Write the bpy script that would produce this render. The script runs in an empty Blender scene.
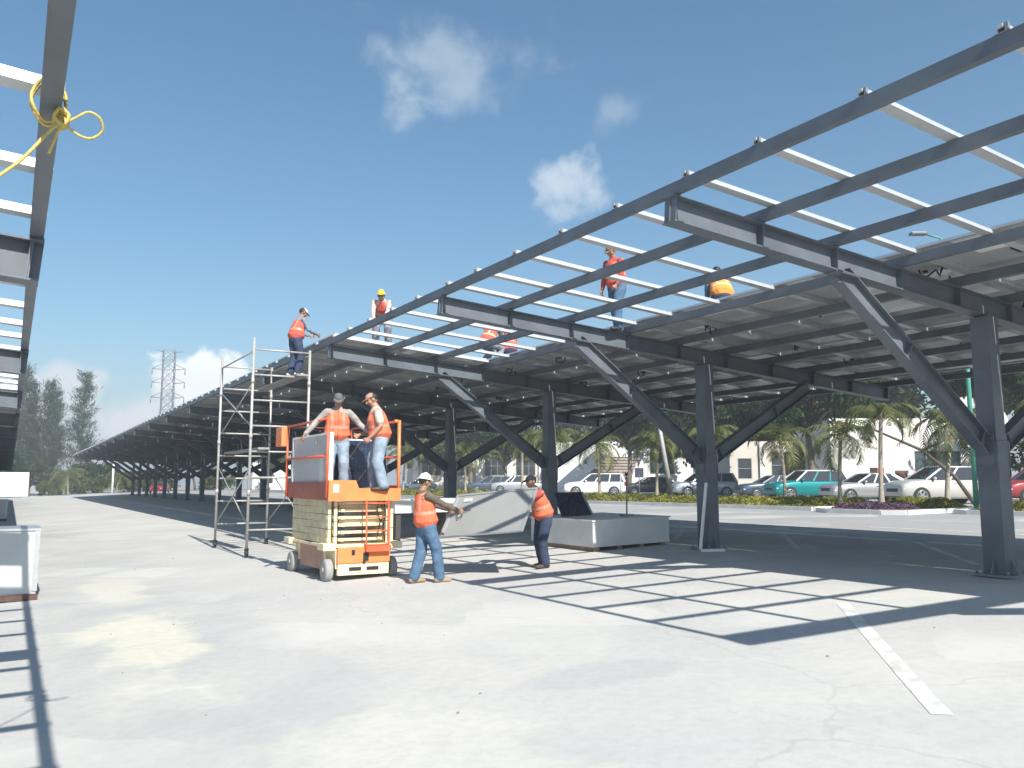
import bpy, bmesh, math, random
import numpy as np
from mathutils import Vector, Matrix, Quaternion
random.seed(7); RNG = np.random.default_rng(7)
S = bpy.context.scene; COL = S.collection
R = math.radians

# ------------------------------------------------------------------ camera
cam = bpy.data.cameras.new('camera'); camo = bpy.data.objects.new('camera', cam); COL.objects.link(camo)
camo.location = (0, 0, 1.6)
camo.rotation_euler = (R(90 + 6.878), 0, R(-31.014))
cam.sensor_width = 36; cam.lens = 29.145; cam.clip_start = .05; cam.clip_end = 6000
S.camera = camo

# ------------------------------------------------------------------ sky, sun, exposure
SUN_DIR = Vector((0.075, 1.17, -1.0)).normalized()          # the way the light travels
SUN_EL = math.asin(-SUN_DIR.z); SUN_AZ = math.atan2(-SUN_DIR.x, -SUN_DIR.y)
W = bpy.data.worlds.new('World'); S.world = W; W.use_nodes = True
SKY_STRENGTH = 0.060
CLOUD_SEED = (1.11, 2.73, 1.59)
def build_world():
    nt = W.node_tree; nt.nodes.clear(); N = nt.nodes; L = nt.links
    out = N.new('ShaderNodeOutputWorld'); bg = N.new('ShaderNodeBackground'); L.new(bg.outputs[0], out.inputs[0])
    bg.inputs['Strength'].default_value = SKY_STRENGTH
    sky = N.new('ShaderNodeTexSky'); sky.sky_type = 'NISHITA'; sky.sun_disc = False
    sky.sun_elevation = SUN_EL; sky.sun_rotation = SUN_AZ
    sky.air_density = 1.1; sky.dust_density = 0.5; sky.ozone_density = 2.6
    tc = N.new('ShaderNodeTexCoord')
    nz = N.new('ShaderNodeTexNoise'); nz.inputs['Scale'].default_value = 13; nz.inputs['Detail'].default_value = 6
    nz.inputs['Roughness'].default_value = .56; nz.inputs['Distortion'].default_value = .15
    sh = N.new('ShaderNodeVectorMath'); sh.operation = 'ADD'; sh.inputs[1].default_value = CLOUD_SEED; L.new(tc.outputs['Generated'], sh.inputs[0]); L.new(sh.outputs[0], nz.inputs['Vector'])
    nz2 = N.new('ShaderNodeTexNoise'); nz2.inputs['Scale'].default_value = 45; nz2.inputs['Detail'].default_value = 6
    L.new(tc.outputs['Generated'], nz2.inputs['Vector'])
    hs = N.new('ShaderNodeHueSaturation'); hs.inputs['Saturation'].default_value = 1.22; hs.inputs['Value'].default_value = 1.24; hs.inputs['Hue'].default_value = .49; L.new(sky.outputs[0], hs.inputs['Color'])
    cur = hs.outputs[0]
    def math_(op, a, b=None, c=None, clamp=False):
        n = N.new('ShaderNodeMath'); n.operation = op; n.use_clamp = clamp
        for i, v in enumerate((a, b, c)):
            if v is None: continue
            if isinstance(v, (int, float)): n.inputs[i].default_value = v
            else: L.new(v, n.inputs[i])
        return n.outputs[0]
    def dot(v):
        n = N.new('ShaderNodeVectorMath'); n.operation = 'DOT_PRODUCT'
        L.new(tc.outputs['Generated'], n.inputs[0]); n.inputs[1].default_value = v; return n.outputs['Value']
    def cloud(az, el, su, sv, rot, gain, dens, colr, bright, fine=.28, soft=.5, lump=1.6):
        nonlocal cur
        a, e = R(az), R(el)
        c = Vector((math.sin(a)*math.cos(e), math.cos(a)*math.cos(e), math.sin(e)))
        t1 = Vector((math.cos(a), -math.sin(a), 0)); t2 = t1.cross(c)
        ca, sa = math.cos(R(rot)), math.sin(R(rot)); t1, t2 = t1*ca + t2*sa, t2*ca - t1*sa
        u = math_('MULTIPLY', dot(t1), 1/math.sin(R(su))); v = math_('MULTIPLY', dot(t2), 1/math.sin(R(sv)))
        r = math_('SQRT', math_('ADD', math_('MULTIPLY', u, u), math_('MULTIPLY', v, v)))
        front = math_('GREATER_THAN', dot(c), .5)
        n = math_('ADD', math_('MULTIPLY', math_('SUBTRACT', nz.outputs['Fac'], .5), lump*2), math_('MULTIPLY', math_('SUBTRACT', nz2.outputs['Fac'], .5), fine*2))
        m = math_('ADD', math_('SUBTRACT', gain, r), n)
        mr = N.new('ShaderNodeMapRange'); mr.interpolation_type = 'SMOOTHSTEP'
        L.new(m, mr.inputs[0]); mr.inputs[1].default_value = 0; mr.inputs[2].default_value = soft
        mr.inputs[3].default_value = 0; mr.inputs[4].default_value = dens
        f = math_('MULTIPLY', mr.outputs[0], front)
        mx = N.new('ShaderNodeMix'); mx.data_type = 'RGBA'
        L.new(f, mx.inputs[0]); L.new(cur, mx.inputs[6]); mx.inputs[7].default_value = tuple(x*bright for x in colr) + (1,)
        cur = mx.outputs[2]
    B = 1/SKY_STRENGTH
    hz = N.new('ShaderNodeMapRange'); hz.interpolation_type = 'SMOOTHSTEP'; L.new(dot((0, 0, 1)), hz.inputs[0])   # pale air along the horizon
    hz.inputs[1].default_value = .16; hz.inputs[2].default_value = .0; hz.inputs[3].default_value = 0; hz.inputs[4].default_value = .85
    hm = N.new('ShaderNodeMix'); hm.data_type = 'RGBA'; L.new(hz.outputs[0], hm.inputs[0]); L.new(cur, hm.inputs[6]); hm.inputs[7].default_value = (.50*B*.6, .63*B*.6, .76*B*.6, 1); cur = hm.outputs[2]
    cloud(26.4, 28.5, 5.6, 3.3, 6, 1.15, .44, (.66, .74, .80), B*.62, soft=1.3, lump=1.8)
    cloud(22.9, 26.4, 2.0, 2.4, 20, 1.0, .35, (.66, .74, .80), B*.6, soft=1.2, lump=2.0)
    cloud(34.9, 20.4, 2.9, 1.9, -16, .95, .66, (.70, .76, .82), B*.68, soft=1.25, lump=2.3, fine=.45)
    cloud(38.6, 25.0, 1.6, 1.4, 40, 1.05, .30, (.66, .74, .80), B*.6, soft=1.1, lump=1.8)
    cloud(4.0, 2.5, 9.0, 4.0, 0, .9, .72, (.66, .74, .82), B*.60, soft=.9, lump=1.0)      # grey band low on the horizon
    cloud(2.4, 5.4, 3.2, 2.3, 0, .95, .85, (.80, .84, .88), B*.72, soft=.6, lump=1.2)
    cloud(10.9, 5.3, 4.2, 3.0, 0, 1.05, .96, (.92, .94, .95), B*.85, soft=.35, lump=1.3)
    cloud(7.4, 4.0, 3.8, 2.5, 0, 1.0, .92, (.80, .84, .88), B*.72, soft=.5, lump=1.2)
    L.new(cur, bg.inputs['Color'])
build_world()
sun = bpy.data.lights.new('sun', 'SUN'); sun.energy = 4.6; sun.angle = R(.55); sun.color = (1, .955, .88)
suno = bpy.data.objects.new('sun', sun); COL.objects.link(suno)
suno.rotation_euler = SUN_DIR.to_track_quat('-Z', 'Y').to_euler(); suno.location = (-5, -60, 60)
S.view_settings.view_transform = 'Standard'; S.view_settings.look = 'None'
S.view_settings.exposure = 0.88; S.view_settings.gamma = 1

# ------------------------------------------------------------------ helpers
def zg(x):                                             # height of the ground across the site
    return float(np.interp(x, [-60, 0, 6.5, 12.2, 26, 35, 60], [-.3, -.27, 0, .3, .62, .7, .7]))

_M = {}
def mat(name, col, rough=.7, metal=0, var=.12, scale=6., detail=5, bump=0, bscale=40, spec=.5, alpha=None, trans=0, col2=None, coat=0):
    if name in _M: return _M[name]
    m = bpy.data.materials.new(name); m.use_nodes = True; nt = m.node_tree; N = nt.nodes; L = nt.links
    p = N['Principled BSDF']; p.inputs['Roughness'].default_value = rough; p.inputs['Metallic'].default_value = metal
    p.inputs['Specular IOR Level'].default_value = spec
    if coat: p.inputs['Coat Weight'].default_value = coat
    tc = N.new('ShaderNodeTexCoord'); nz = N.new('ShaderNodeTexNoise')
    nz.inputs['Scale'].default_value = scale; nz.inputs['Detail'].default_value = detail; nz.inputs['Roughness'].default_value = .6
    L.new(tc.outputs['Object'], nz.inputs['Vector'])
    rp = N.new('ShaderNodeValToRGB'); L.new(nz.outputs['Fac'], rp.inputs[0])
    a = [max(0, c*(1-var)) for c in col]; b = [min(1, c*(1+var)) for c in (col2 or col)]
    rp.color_ramp.elements[0].position = .32; rp.color_ramp.elements[1].position = .68
    rp.color_ramp.elements[0].color = (*a, 1); rp.color_ramp.elements[1].color = (*b, 1)
    L.new(rp.outputs[0], p.inputs['Base Color'])
    if bump:
        n2 = N.new('ShaderNodeTexNoise'); n2.inputs['Scale'].default_value = bscale; n2.inputs['Detail'].default_value = 4
        L.new(tc.outputs['Object'], n2.inputs['Vector'])
        bp = N.new('ShaderNodeBump'); bp.inputs['Strength'].default_value = bump; bp.inputs['Distance'].default_value = .02
        L.new(n2.outputs['Fac'], bp.inputs['Height']); L.new(bp.outputs[0], p.inputs['Normal'])
    if trans:
        tr = N.new('ShaderNodeBsdfTranslucent'); L.new(rp.outputs[0], tr.inputs[0])
        mx = N.new('ShaderNodeMixShader'); mx.inputs[0].default_value = trans
        L.new(p.outputs[0], mx.inputs[1]); L.new(tr.outputs[0], mx.inputs[2]); L.new(mx.outputs[0], N['Material Output'].inputs[0])
    _M[name] = m; return m

_OFF = {}                                              # world position of each thing's root
class MB:
    """collects shapes, then links them as one mesh object"""
    def __init__(s): s.bm = bmesh.new(); s.mi = 0
    def _f(s, vs, smooth=False):
        try:
            f = s.bm.faces.new(vs); f.material_index = s.mi; f.smooth = smooth; return f
        except ValueError: return None
    def box(s, c, sz, rot=None, bevel=0):
        c = Vector(c); h = Vector(sz)*.5; q = rot.to_matrix() if isinstance(rot, Quaternion) else (rot or Matrix.Identity(3))
        vs = [s.bm.verts.new(c + q @ Vector((x*h.x, y*h.y, z*h.z))) for x in (-1, 1) for y in (-1, 1) for z in (-1, 1)]
        fs = [s._f([vs[i] for i in ix]) for ix in ((0,1,3,2),(4,6,7,5),(0,4,5,1),(2,3,7,6),(0,2,6,4),(1,5,7,3))]
        if bevel:
            es = {e for f in fs for e in f.edges}
            bmesh.ops.bevel(s.bm, geom=list(es), offset=bevel, segments=2, profile=.7, affect='EDGES')
        return s
    def corners(s, o, ex, ey, ez):                     # a box from a corner and three edge vectors
        o, ex, ey, ez = map(Vector, (o, ex, ey, ez))
        vs = [s.bm.verts.new(o + ex*x + ey*y + ez*z) for x in (0, 1) for y in (0, 1) for z in (0, 1)]
        for ix in ((0,1,3,2),(4,6,7,5),(0,4,5,1),(2,3,7,6),(0,2,6,4),(1,5,7,3)): s._f([vs[i] for i in ix])
        return s
    def bar(s, a, b, w, h, up=(0, 0, 1)):              # rectangular bar from a to b
        a, b = Vector(a), Vector(b); d = (b-a); L_ = d.length; d.normalize(); up = Vector(up)
        r = d.cross(up)
        if r.length < 1e-4: r = d.cross(Vector((1, 0, 0)))
        r.normalize(); u = r.cross(d)
        return s.corners(a - r*w/2 - u*h/2, d*L_, r*w, u*h)
    def ibeam(s, a, b, w, h, tf=.014, tw=.01, up=(0, 0, 1), stiff=()):
        a, b = Vector(a), Vector(b); d = (b-a).normalized(); r = d.cross(Vector(up)).normalized(); u = r.cross(d)
        s.bar(a + u*(h/2 - tf/2), b + u*(h/2 - tf/2), w, tf, up); s.bar(a - u*(h/2 - tf/2), b - u*(h/2 - tf/2), w, tf, up)
        s.bar(a, b, tw, h - 2*tf - .001, up)
        for t in stiff:
            p = a + d*t; s.bar(p - d*.006, p + d*.006, w*.94, h - 2*tf - .004, up)
        return s
    def tube(s, pts, rad, n=8, cap=True, smooth=True):
        pts = [Vector(p) for p in pts]; rads = rad if isinstance(rad, (list, tuple)) else [rad]*len(pts)
        rings = []; side = None
        for i, p in enumerate(pts):
            d = (pts[min(i+1, len(pts)-1)] - pts[max(i-1, 0)]).normalized()
            if side is None:
                side = d.cross(Vector((0, 0, 1)))
                if side.length < 1e-3: side = Vector((1, 0, 0))
            side = (side - d*side.dot(d)).normalized(); up = d.cross(side)
            rings.append([s.bm.verts.new(p + (side*math.cos(2*math.pi*k/n) + up*math.sin(2*math.pi*k/n))*rads[i]) for k in range(n)])
        for A, B in zip(rings, rings[1:]):
            for k in range(n): s._f([A[k], A[(k+1) % n], B[(k+1) % n], B[k]], smooth)
        if cap: s._f(rings[0][::-1]); s._f(rings[-1])
        return s
    def cyl(s, a, b, r, n=16): return s.tube([a, b], r, n, smooth=True)
    def prism(s, poly, o, ux, uy, ext):                # polygon in the ux/uy plane, pushed along ext
        o, ux, uy, ext = map(Vector, (o, ux, uy, ext))
        A = [s.bm.verts.new(o + ux*x + uy*y) for x, y in poly]; B = [s.bm.verts.new(v.co + ext) for v in A]
        s._f(A[::-1]); s._f(B); n = len(A)
        for i in range(n): s._f([A[i], A[(i+1) % n], B[(i+1) % n], B[i]])
        return s
    def loft(s, rings, smooth=True, close=True, cap=True):
        V = [[s.bm.verts.new(p) for p in r] for r in rings]; n = len(V[0])
        for A, B in zip(V, V[1:]):
            for k in range(n if close else n-1): s._f([A[k], A[(k+1) % n], B[(k+1) % n], B[k]], smooth)
        if cap: s._f(V[0][::-1]); s._f(V[-1])
        return s
    def ell(s, c, r, seg=12, rings=8, q=None):
        c = Vector(c); q = q or Matrix.Identity(3)
        ret = bmesh.ops.create_uvsphere(s.bm, u_segments=seg, v_segments=rings, radius=1)
        fs = set()
        for v in ret['verts']:
            v.co = c + q @ Vector((v.co.x*r[0], v.co.y*r[1], v.co.z*r[2])); fs.update(v.link_faces)
        for f in fs: f.smooth = True; f.material_index = s.mi
        return s
    def mesh(s, name, mats, off=(0, 0, 0)):
        bmesh.ops.recalc_face_normals(s.bm, faces=s.bm.faces[:])
        if Vector(off).length: bmesh.ops.translate(s.bm, verts=s.bm.verts[:], vec=-Vector(off))
        me = bpy.data.meshes.new(name); s.bm.to_mesh(me); s.bm.free()
        for m in (mats if isinstance(mats, (list, tuple)) else [mats]): me.materials.append(m)
        return me
    def build(s, name, mats, parent=None):             # world coordinates in, parent-local out
        off = _OFF.get(parent.name, Vector()) if parent else Vector()
        o = bpy.data.objects.new(name, s.mesh(name, mats, off)); COL.objects.link(o)
        if parent: o.parent = parent; _OFF[o.name] = off
        return o

def tag(o, label=None, cat=None, group=None, kind=None):
    if label: o['label'] = label
    if cat: o['category'] = cat
    if group: o['group'] = group
    if kind: o['kind'] = kind
    return o
def thing(name, loc, label, cat, group=None, rz=0, local=False):
    o = bpy.data.objects.new(name, None); COL.objects.link(o); o.location = loc; o.rotation_euler.z = rz
    o.empty_display_size = .2
    _OFF[o.name] = Vector((0, 0, 0)) if local else Vector(loc)
    return tag(o, label, cat, group)
def place(name, me, loc, parent, rot=None):            # another part that shares a mesh
    o = bpy.data.objects.new(name, me); COL.objects.link(o)
    o.parent = parent; o.location = Vector(loc) - _OFF[parent.name]
    if rot is not None: o.rotation_euler = rot
    return o
def copy_tree(o, parent=None):
    c = o.copy(); COL.objects.link(c); c.parent = parent
    _OFF[c.name] = _OFF.get(o.name, Vector())
    for ch in list(o.children): copy_tree(ch, c)
    return c

# ------------------------------------------------------------------ materials
STEEL = mat('grey_painted_steel', (.112, .130, .152), .45, .0, .20, 1.6, bump=.03, bscale=60)
STEEL_L = mat('primed_steel', (.235, .25, .26), .42, .25, .12, 3)
GALV = mat('bare_aluminium', (.60, .61, .61), .42, .5, .06, 9)
WHITE = mat('white_paint', (.80, .80, .78), .5, 0, .05, 5)
BACK = mat('panel_backsheet', (.40, .405, .41), .38, 0, .10, 1.3)
BACK_LIT = mat('backsheet_light_patch', (.82, .82, .80), .35, 0, .05, 1.3)  # sunlight on the panel undersides, painted as a paler backsheet
ALFR = mat('anodised_frame', (.55, .56, .57), .35, .6, .06, 9)
def glass_cells():
    m = mat('panel_cells', (.018, .025, .055), .10, 0, .25, 3, spec=.6, coat=.6); return m
CELL = glass_cells()
BLACKP = mat('black_plastic', (.02, .02, .022), .5, 0, .2, 8)
RUBBER = mat('grey_rubber', (.30, .30, .30), .8, 0, .12, 9)
TYRE = mat('black_rubber', (.025, .025, .027), .75, 0, .2, 12)
ORANGE = mat('orange_machine_paint', (.80, .235, .075), .45, 0, .12, 4)
REDOR = mat('red_orange_machine_paint', (.66, .12, .05), .45, 0, .14, 4)
CREAM = mat('cream_machine_paint', (.74, .64, .42), .5, 0, .12, 5)
CREAMD = mat('soiled_cream_paint', (.60, .52, .34), .6, 0, .18, 6)
SCAF = mat('scaffold_tube', (.40, .39, .37), .5, .2, .16, 14)
WOOD = mat('weathered_timber', (.30, .22, .15), .8, 0, .25, 7)
YROPE = mat('yellow_rope', (.55, .43, .13), .7, 0, .2, 60, bump=.3, bscale=120)
CONC = mat('kerb_concrete', (.52, .51, .49), .8, 0, .12, 4, bump=.1)
BARK = mat('bark', (.20, .16, .12), .85, 0, .3, 9, bump=.4)
PBARK = mat('palm_bark', (.33, .29, .23), .85, 0, .25, 9, bump=.3)
def leafmat(name, c, c2, tr=.35): return mat(name, c, .55, 0, .25, .8, col2=c2, trans=tr, spec=.3)
LEAF_D = leafmat('dark_foliage', (.022, .045, .015), (.045, .08, .022))
LEAF_M = leafmat('mid_foliage', (.04, .075, .02), (.10, .14, .035))
LEAF_Y = leafmat('light_foliage', (.08, .12, .03), (.17, .20, .05))
LEAF_P = leafmat('palm_frond', (.06, .085, .025), (.19, .195, .07))
LEAF_C = leafmat('casuarina_needles', (.042, .068, .034), (.075, .10, .05))
HEDGE = leafmat('yellow_green_groundcover', (.15, .17, .03), (.30, .29, .06))
PURPLE = leafmat('purple_groundcover', (.075, .04, .08), (.13, .075, .12), .2)

# ------------------------------------------------------------------ ground
def ground_material():
    m = bpy.data.materials.new('lot_surface'); m.use_nodes = True; nt = m.node_tree; N = nt.nodes; L = nt.links
    p = N['Principled BSDF']; p.inputs['Roughness'].default_value = .85; p.inputs['Specular IOR Level'].default_value = .25
    tc = N.new('ShaderNodeTexCoord')
    def noise(sc, det=6, rough=.6, dist=0):
        n = N.new('ShaderNodeTexNoise'); n.inputs['Scale'].default_value = sc; n.inputs['Detail'].default_value = det
        n.inputs['Roughness'].default_value = rough; n.inputs['Distortion'].default_value = dist
        L.new(tc.outputs['Object'], n.inputs['Vector']); return n.outputs['Fac']
    def ramp(f, a, b):
        n = N.new('ShaderNodeMapRange'); n.interpolation_type = 'SMOOTHSTEP'; L.new(f, n.inputs[0])
        n.inputs[1].default_value = a; n.inputs[2].default_value = b; return n.outputs[0]
    def mul(a, b):
        n = N.new('ShaderNodeMath'); n.operation = 'MULTIPLY'
        L.new(a, n.inputs[0])
        if isinstance(b, float): n.inputs[1].default_value = b
        else: L.new(b, n.inputs[1])
        return n.outputs[0]
    def add(a, b):
        n = N.new('ShaderNodeMath'); n.operation = 'ADD'; L.new(a, n.inputs[0])
        if isinstance(b, float): n.inputs[1].default_value = b
        else: L.new(b, n.inputs[1])
        return n.outputs[0]
    def mix(f, a, b):
        n = N.new('ShaderNodeMix'); n.data_type = 'RGBA'; L.new(f, n.inputs[0])
        for i, v in ((6, a), (7, b)):
            if isinstance(v, tuple): n.inputs[i].default_value = (*v, 1)
            else: L.new(v, n.inputs[i])
        return n.outputs[2]
    big = noise(.16, 5, .55, .6); mid = noise(.7, 6, .6, .4); fine = noise(9, 6, .7); grit = noise(70, 3, .7)
    c = mix(ramp(big, .36, .62), (.375, .385, .385), (.47, .465, .445))
    c = mix(mul(ramp(mid, .42, .66), .55), c, (.54, .53, .49))
    sx0 = N.new('ShaderNodeSeparateXYZ'); L.new(tc.outputs['Object'], sx0.inputs[0])
    wl = N.new('ShaderNodeMath'); wl.operation = 'MULTIPLY_ADD'; L.new(big, wl.inputs[0]); wl.inputs[1].default_value = 5.0; L.new(sx0.outputs['X'], wl.inputs[2])
    c = mix(mul(ramp(wl.outputs[0], 3.0, 6.5), .5), c, (.56, .55, .525))
    # cream dust left in pale drifts
    dust = noise(.33, 7, .62, .8)
    sep = N.new('ShaderNodeSeparateXYZ'); L.new(tc.outputs['Object'], sep.inputs[0])
    c = mix(mul(ramp(dust, .56, .72), .45), c, (.58, .565, .48))
    def spot(x, y, rx, ry, gain=1.0):
        a = N.new('ShaderNodeMath'); a.operation = 'MULTIPLY_ADD'; L.new(sep.outputs['X'], a.inputs[0]); a.inputs[1].default_value = 1/rx; a.inputs[2].default_value = -x/rx
        b = N.new('ShaderNodeMath'); b.operation = 'MULTIPLY_ADD'; L.new(sep.outputs['Y'], b.inputs[0]); b.inputs[1].default_value = 1/ry; b.inputs[2].default_value = -y/ry
        r2 = add(mul(a.outputs[0], a.outputs[0]), mul(b.outputs[0], b.outputs[0]))
        r = N.new('ShaderNodeMath'); r.operation = 'SQRT'; L.new(r2, r.inputs[0])
        d = N.new('ShaderNodeMath'); d.operation = 'SUBTRACT'; d.inputs[0].default_value = 1.1; L.new(r.outputs[0], d.inputs[1])
        n = N.new('ShaderNodeMath'); n.operation = 'MULTIPLY_ADD'; L.new(mid, n.inputs[0]); n.inputs[1].default_value = 2.6*gain; n.inputs[2].default_value = -1.3*gain
        return ramp(add(d.outputs[0], n.outputs[0]), 0., .5)
    c = mix(mul(spot(1.55, 10.6, .75, 2.2), .7), c, (.64, .62, .50))
    c = mix(mul(spot(2.6, 5.2, 1.3, 1.2), .55), c, (.60, .585, .52))
    c = mix(mul(spot(1.7, 16.5, .5, 2.5), .5), c, (.62, .60, .50))
    c = mix(mul(spot(4.6, 6.1, .9, .35), .35), c, (.33, .34, .36))
    c = mix(mul(spot(3.6, 9.5, .9, 3.0), .3), c, (.58, .55, .50))
    # worn grey asphalt under and beyond the canopy
    wx = N.new('ShaderNodeMath'); wx.operation = 'MULTIPLY_ADD'; L.new(big, wx.inputs[0]); wx.inputs[1].default_value = 4.0; L.new(sep.outputs['X'], wx.inputs[2])
    c = mix(mul(ramp(wx.outputs[0], 12.2, 15.5), .66), c, (.255, .253, .25))
    c = mix(mul(ramp(fine, .35, .75), .28), c, (.30, .30, .295))
    c = mix(mul(ramp(grit, .60, .75), .14), c, (.26, .255, .25))
    c = mix(mul(ramp(grit, .42, .30), .25), c, (.64, .63, .60))
    # old resurfacing patches: rough rectangles a shade apart
    br = N.new('ShaderNodeTexBrick'); br.offset = .37; br.inputs['Color1'].default_value = (0, 0, 0, 1); br.inputs['Color2'].default_value = (1, 1, 1, 1); br.inputs['Mortar'].default_value = (.5, .5, .5, 1)
    br.inputs['Scale'].default_value = 1; br.inputs['Brick Width'].default_value = 3.1; br.inputs['Row Height'].default_value = 1.45; br.inputs['Mortar Size'].default_value = .006; br.inputs['Bias'].default_value = -.25
    wob = N.new('ShaderNodeTexNoise'); wob.inputs['Scale'].default_value = 1.6; wob.inputs['Detail'].default_value = 5; L.new(tc.outputs['Object'], wob.inputs['Vector'])
    wv = N.new('ShaderNodeVectorMath'); wv.operation = 'MULTIPLY_ADD'; L.new(wob.outputs['Color'], wv.inputs[0]); wv.inputs[1].default_value = (.5, .5, 0); L.new(tc.outputs['Object'], wv.inputs[2])
    rt3 = N.new('ShaderNodeVectorRotate'); rt3.rotation_type = 'Z_AXIS'; rt3.inputs['Angle'].default_value = .78; L.new(wv.outputs[0], rt3.inputs['Vector']); L.new(rt3.outputs[0], br.inputs['Vector'])
    bw = N.new('ShaderNodeRGBToBW'); L.new(br.outputs['Color'], bw.inputs[0])
    c = mix(mul(mul(ramp(bw.outputs[0], .6, 1.0), ramp(mid, .40, .60)), .5), c, (.33, .34, .35))
    c = mix(mul(mul(ramp(bw.outputs[0], .4, .0), ramp(dust, .40, .62)), .5), c, (.60, .59, .55))
    # hairline cracks
    vo = N.new('ShaderNodeTexVoronoi'); vo.feature = 'DISTANCE_TO_EDGE'; vo.inputs['Scale'].default_value = .16
    mp = N.new('ShaderNodeVectorMath'); mp.operation = 'ADD'; nn = N.new('ShaderNodeTexNoise'); nn.inputs['Scale'].default_value = 1.1; nn.inputs['Detail'].default_value = 5
    L.new(tc.outputs['Object'], nn.inputs['Vector']); L.new(tc.outputs['Object'], mp.inputs[0]); L.new(nn.outputs['Color'], mp.inputs[1]); L.new(mp.outputs[0], vo.inputs['Vector'])
    c = mix(mul(ramp(vo.outputs['Distance'], .005, .0006), .2), c, (.25, .25, .25))
    L.new(c, p.inputs['Base Color'])
    bp = N.new('ShaderNodeBump'); bp.inputs['Strength'].default_value = .35; bp.inputs['Distance'].default_value = .01
    L.new(add(mul(grit, .6), fine), bp.inputs['Height']); L.new(bp.outputs[0], p.inputs['Normal'])
    return m
GM = ground_material()
b = MB(); xs = [-1500, -60, -20, 0, 6.5, 12.2, 26, 35, 60, 1500]; ys = [-900, -40, 0, 20, 60, 150, 400, 2500]
zz = lambda x: zg(max(-60, min(60, x)))
gv = [[b.bm.verts.new((x, y, zz(x))) for y in ys] for x in xs]
for i in range(len(xs)-1):
    for j in range(len(ys)-1): b._f([gv[i][j], gv[i+1][j], gv[i+1][j+1], gv[i][j+1]])
tag(b.build('ground', GM), kind='structure')

def strip(name, a, c, w, material, lift=.004, step=.5):
    """painted strip on the ground from a to c"""
    a, c = Vector((*a, 0)), Vector((*c, 0)); d = c - a; n = max(1, int(d.length/step)); r = Vector((d.y, -d.x, 0)).normalized()*w/2
    m = MB(); ts = [i/n for i in range(n+1)]
    for kx in (0, 6.5, 12.2, 26, 35):                                # break at the ground's own creases
        if abs(d.x) > 1e-6:
            t = (kx - a.x)/d.x
            if 0 < t < 1: ts.append(t)
    L_, R_ = [], []
    for t in sorted(ts):
        p = a + d*t
        for lst, q in ((L_, p - r), (R_, p + r)): lst.append(m.bm.verts.new((q.x, q.y, zg(q.x) + lift)))
    for i in range(len(L_)-1): m._f([L_[i], R_[i], R_[i+1], L_[i+1]])
    return tag(m.build(name, material), kind='structure')
LINE = mat('worn_line_paint', (.52, .52, .50), .8, 0, .14, 3.5, col2=(.72, .72, .69))
LINEG = mat('old_line_paint', (.46, .46, .45), .8, 0, .22, 6)
strip('parking_line', (5.78, 3.68), (8.95, 6.92), .15, LINE)
for a, c in (((13.2, 11.15), (16.3, 14.25)), ((13.2, 7.65), (16.3, 10.75)), ((13.2, 14.65), (16.3, 17.75)), ((13.2, 18.1), (16.3, 21.2)), ((13.2, 21.6), (16.3, 24.7)), ((13.2, 25.1), (16.3, 28.2)),
             ((9.6, 11.0), (12.0, 13.4)), ((13.2, 4.15), (16.3, 7.25))):
    strip('parking_line', a, c, .13, LINEG)
strip('road_line', (19.6, 8.0), (19.6, 14.2), .12, LINE); strip('road_line', (18.6, 15.4), (18.6, 17.2), .12, LINE)
strip('road_line', (22.6, 5.0), (22.6, 40.0), .10, LINEG); strip('road_line', (19.7, 24.0), (19.7, 60.0), .10, LINEG)

# planting beds and kerbs beyond the drive
SOIL = mat('bed_soil', (.12, .085, .055), .9, 0, .25, 5)
def bed(name, poly, h, material):
    m = MB(); cx = sum(p[0] for p in poly)/len(poly)
    m.prism(poly, (0, 0, zg(cx) - .12), (1, 0, 0), (0, 1, 0), (0, 0, h + .12)); return tag(m.build(name, material), kind='structure')
def ring_kerb(pts, w=.16, h=.15):
    m = MB()
    for a, c in zip(pts, pts[1:]):
        a, c = Vector((*a, zg(a[0]) + h/2 - .06)), Vector((*c, zg(c[0]) + h/2 - .06)); m.bar(a, c, w, h + .12)
    return tag(m.build('kerb', mat('white_kerb', (.70, .70, .68), .7, 0, .12, 3)), kind='structure')
bed('planting_bed', [(25.7, 21.0), (30.6, 21.0), (30.6, 48), (25.7, 48)], .10, SOIL)
bed('planting_bed', [(25.2, 16.9), (29.6, 16.9), (29.6, 20.2), (25.2, 20.2)], .10, SOIL)
bed('planting_bed', [(26.6, -12), (31, -12), (31, 16.0), (26.6, 16.0)], .10, SOIL)
bed('planting_bed', [(25.7, 50.5), (30.6, 50.5), (30.6, 108), (25.7, 108)], .10, SOIL)
ring_kerb([(30.7, 20.9), (25.6, 20.9), (25.6, 48.1), (30.7, 48.1)])
ring_kerb([(29.7, 20.3), (25.1, 20.3), (24.8, 19.6), (24.8, 17.5), (25.1, 16.8), (29.7, 16.8)])
ring_kerb([(31, 16.1), (26.7, 16.1), (26.5, 15.6), (26.5, -12)])
ring_kerb([(30.7, 50.4), (25.6, 50.4), (25.6, 108)])
PAVE = mat('pavement_concrete', (.44, .43, .41), .85, 0, .1, 2)
m = MB(); m.corners((44.5, -10, .55), (6, 0, 0), (0, 150, 0), (0, 0, .27)); tag(m.build('pavement', PAVE), kind='structure')

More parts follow.
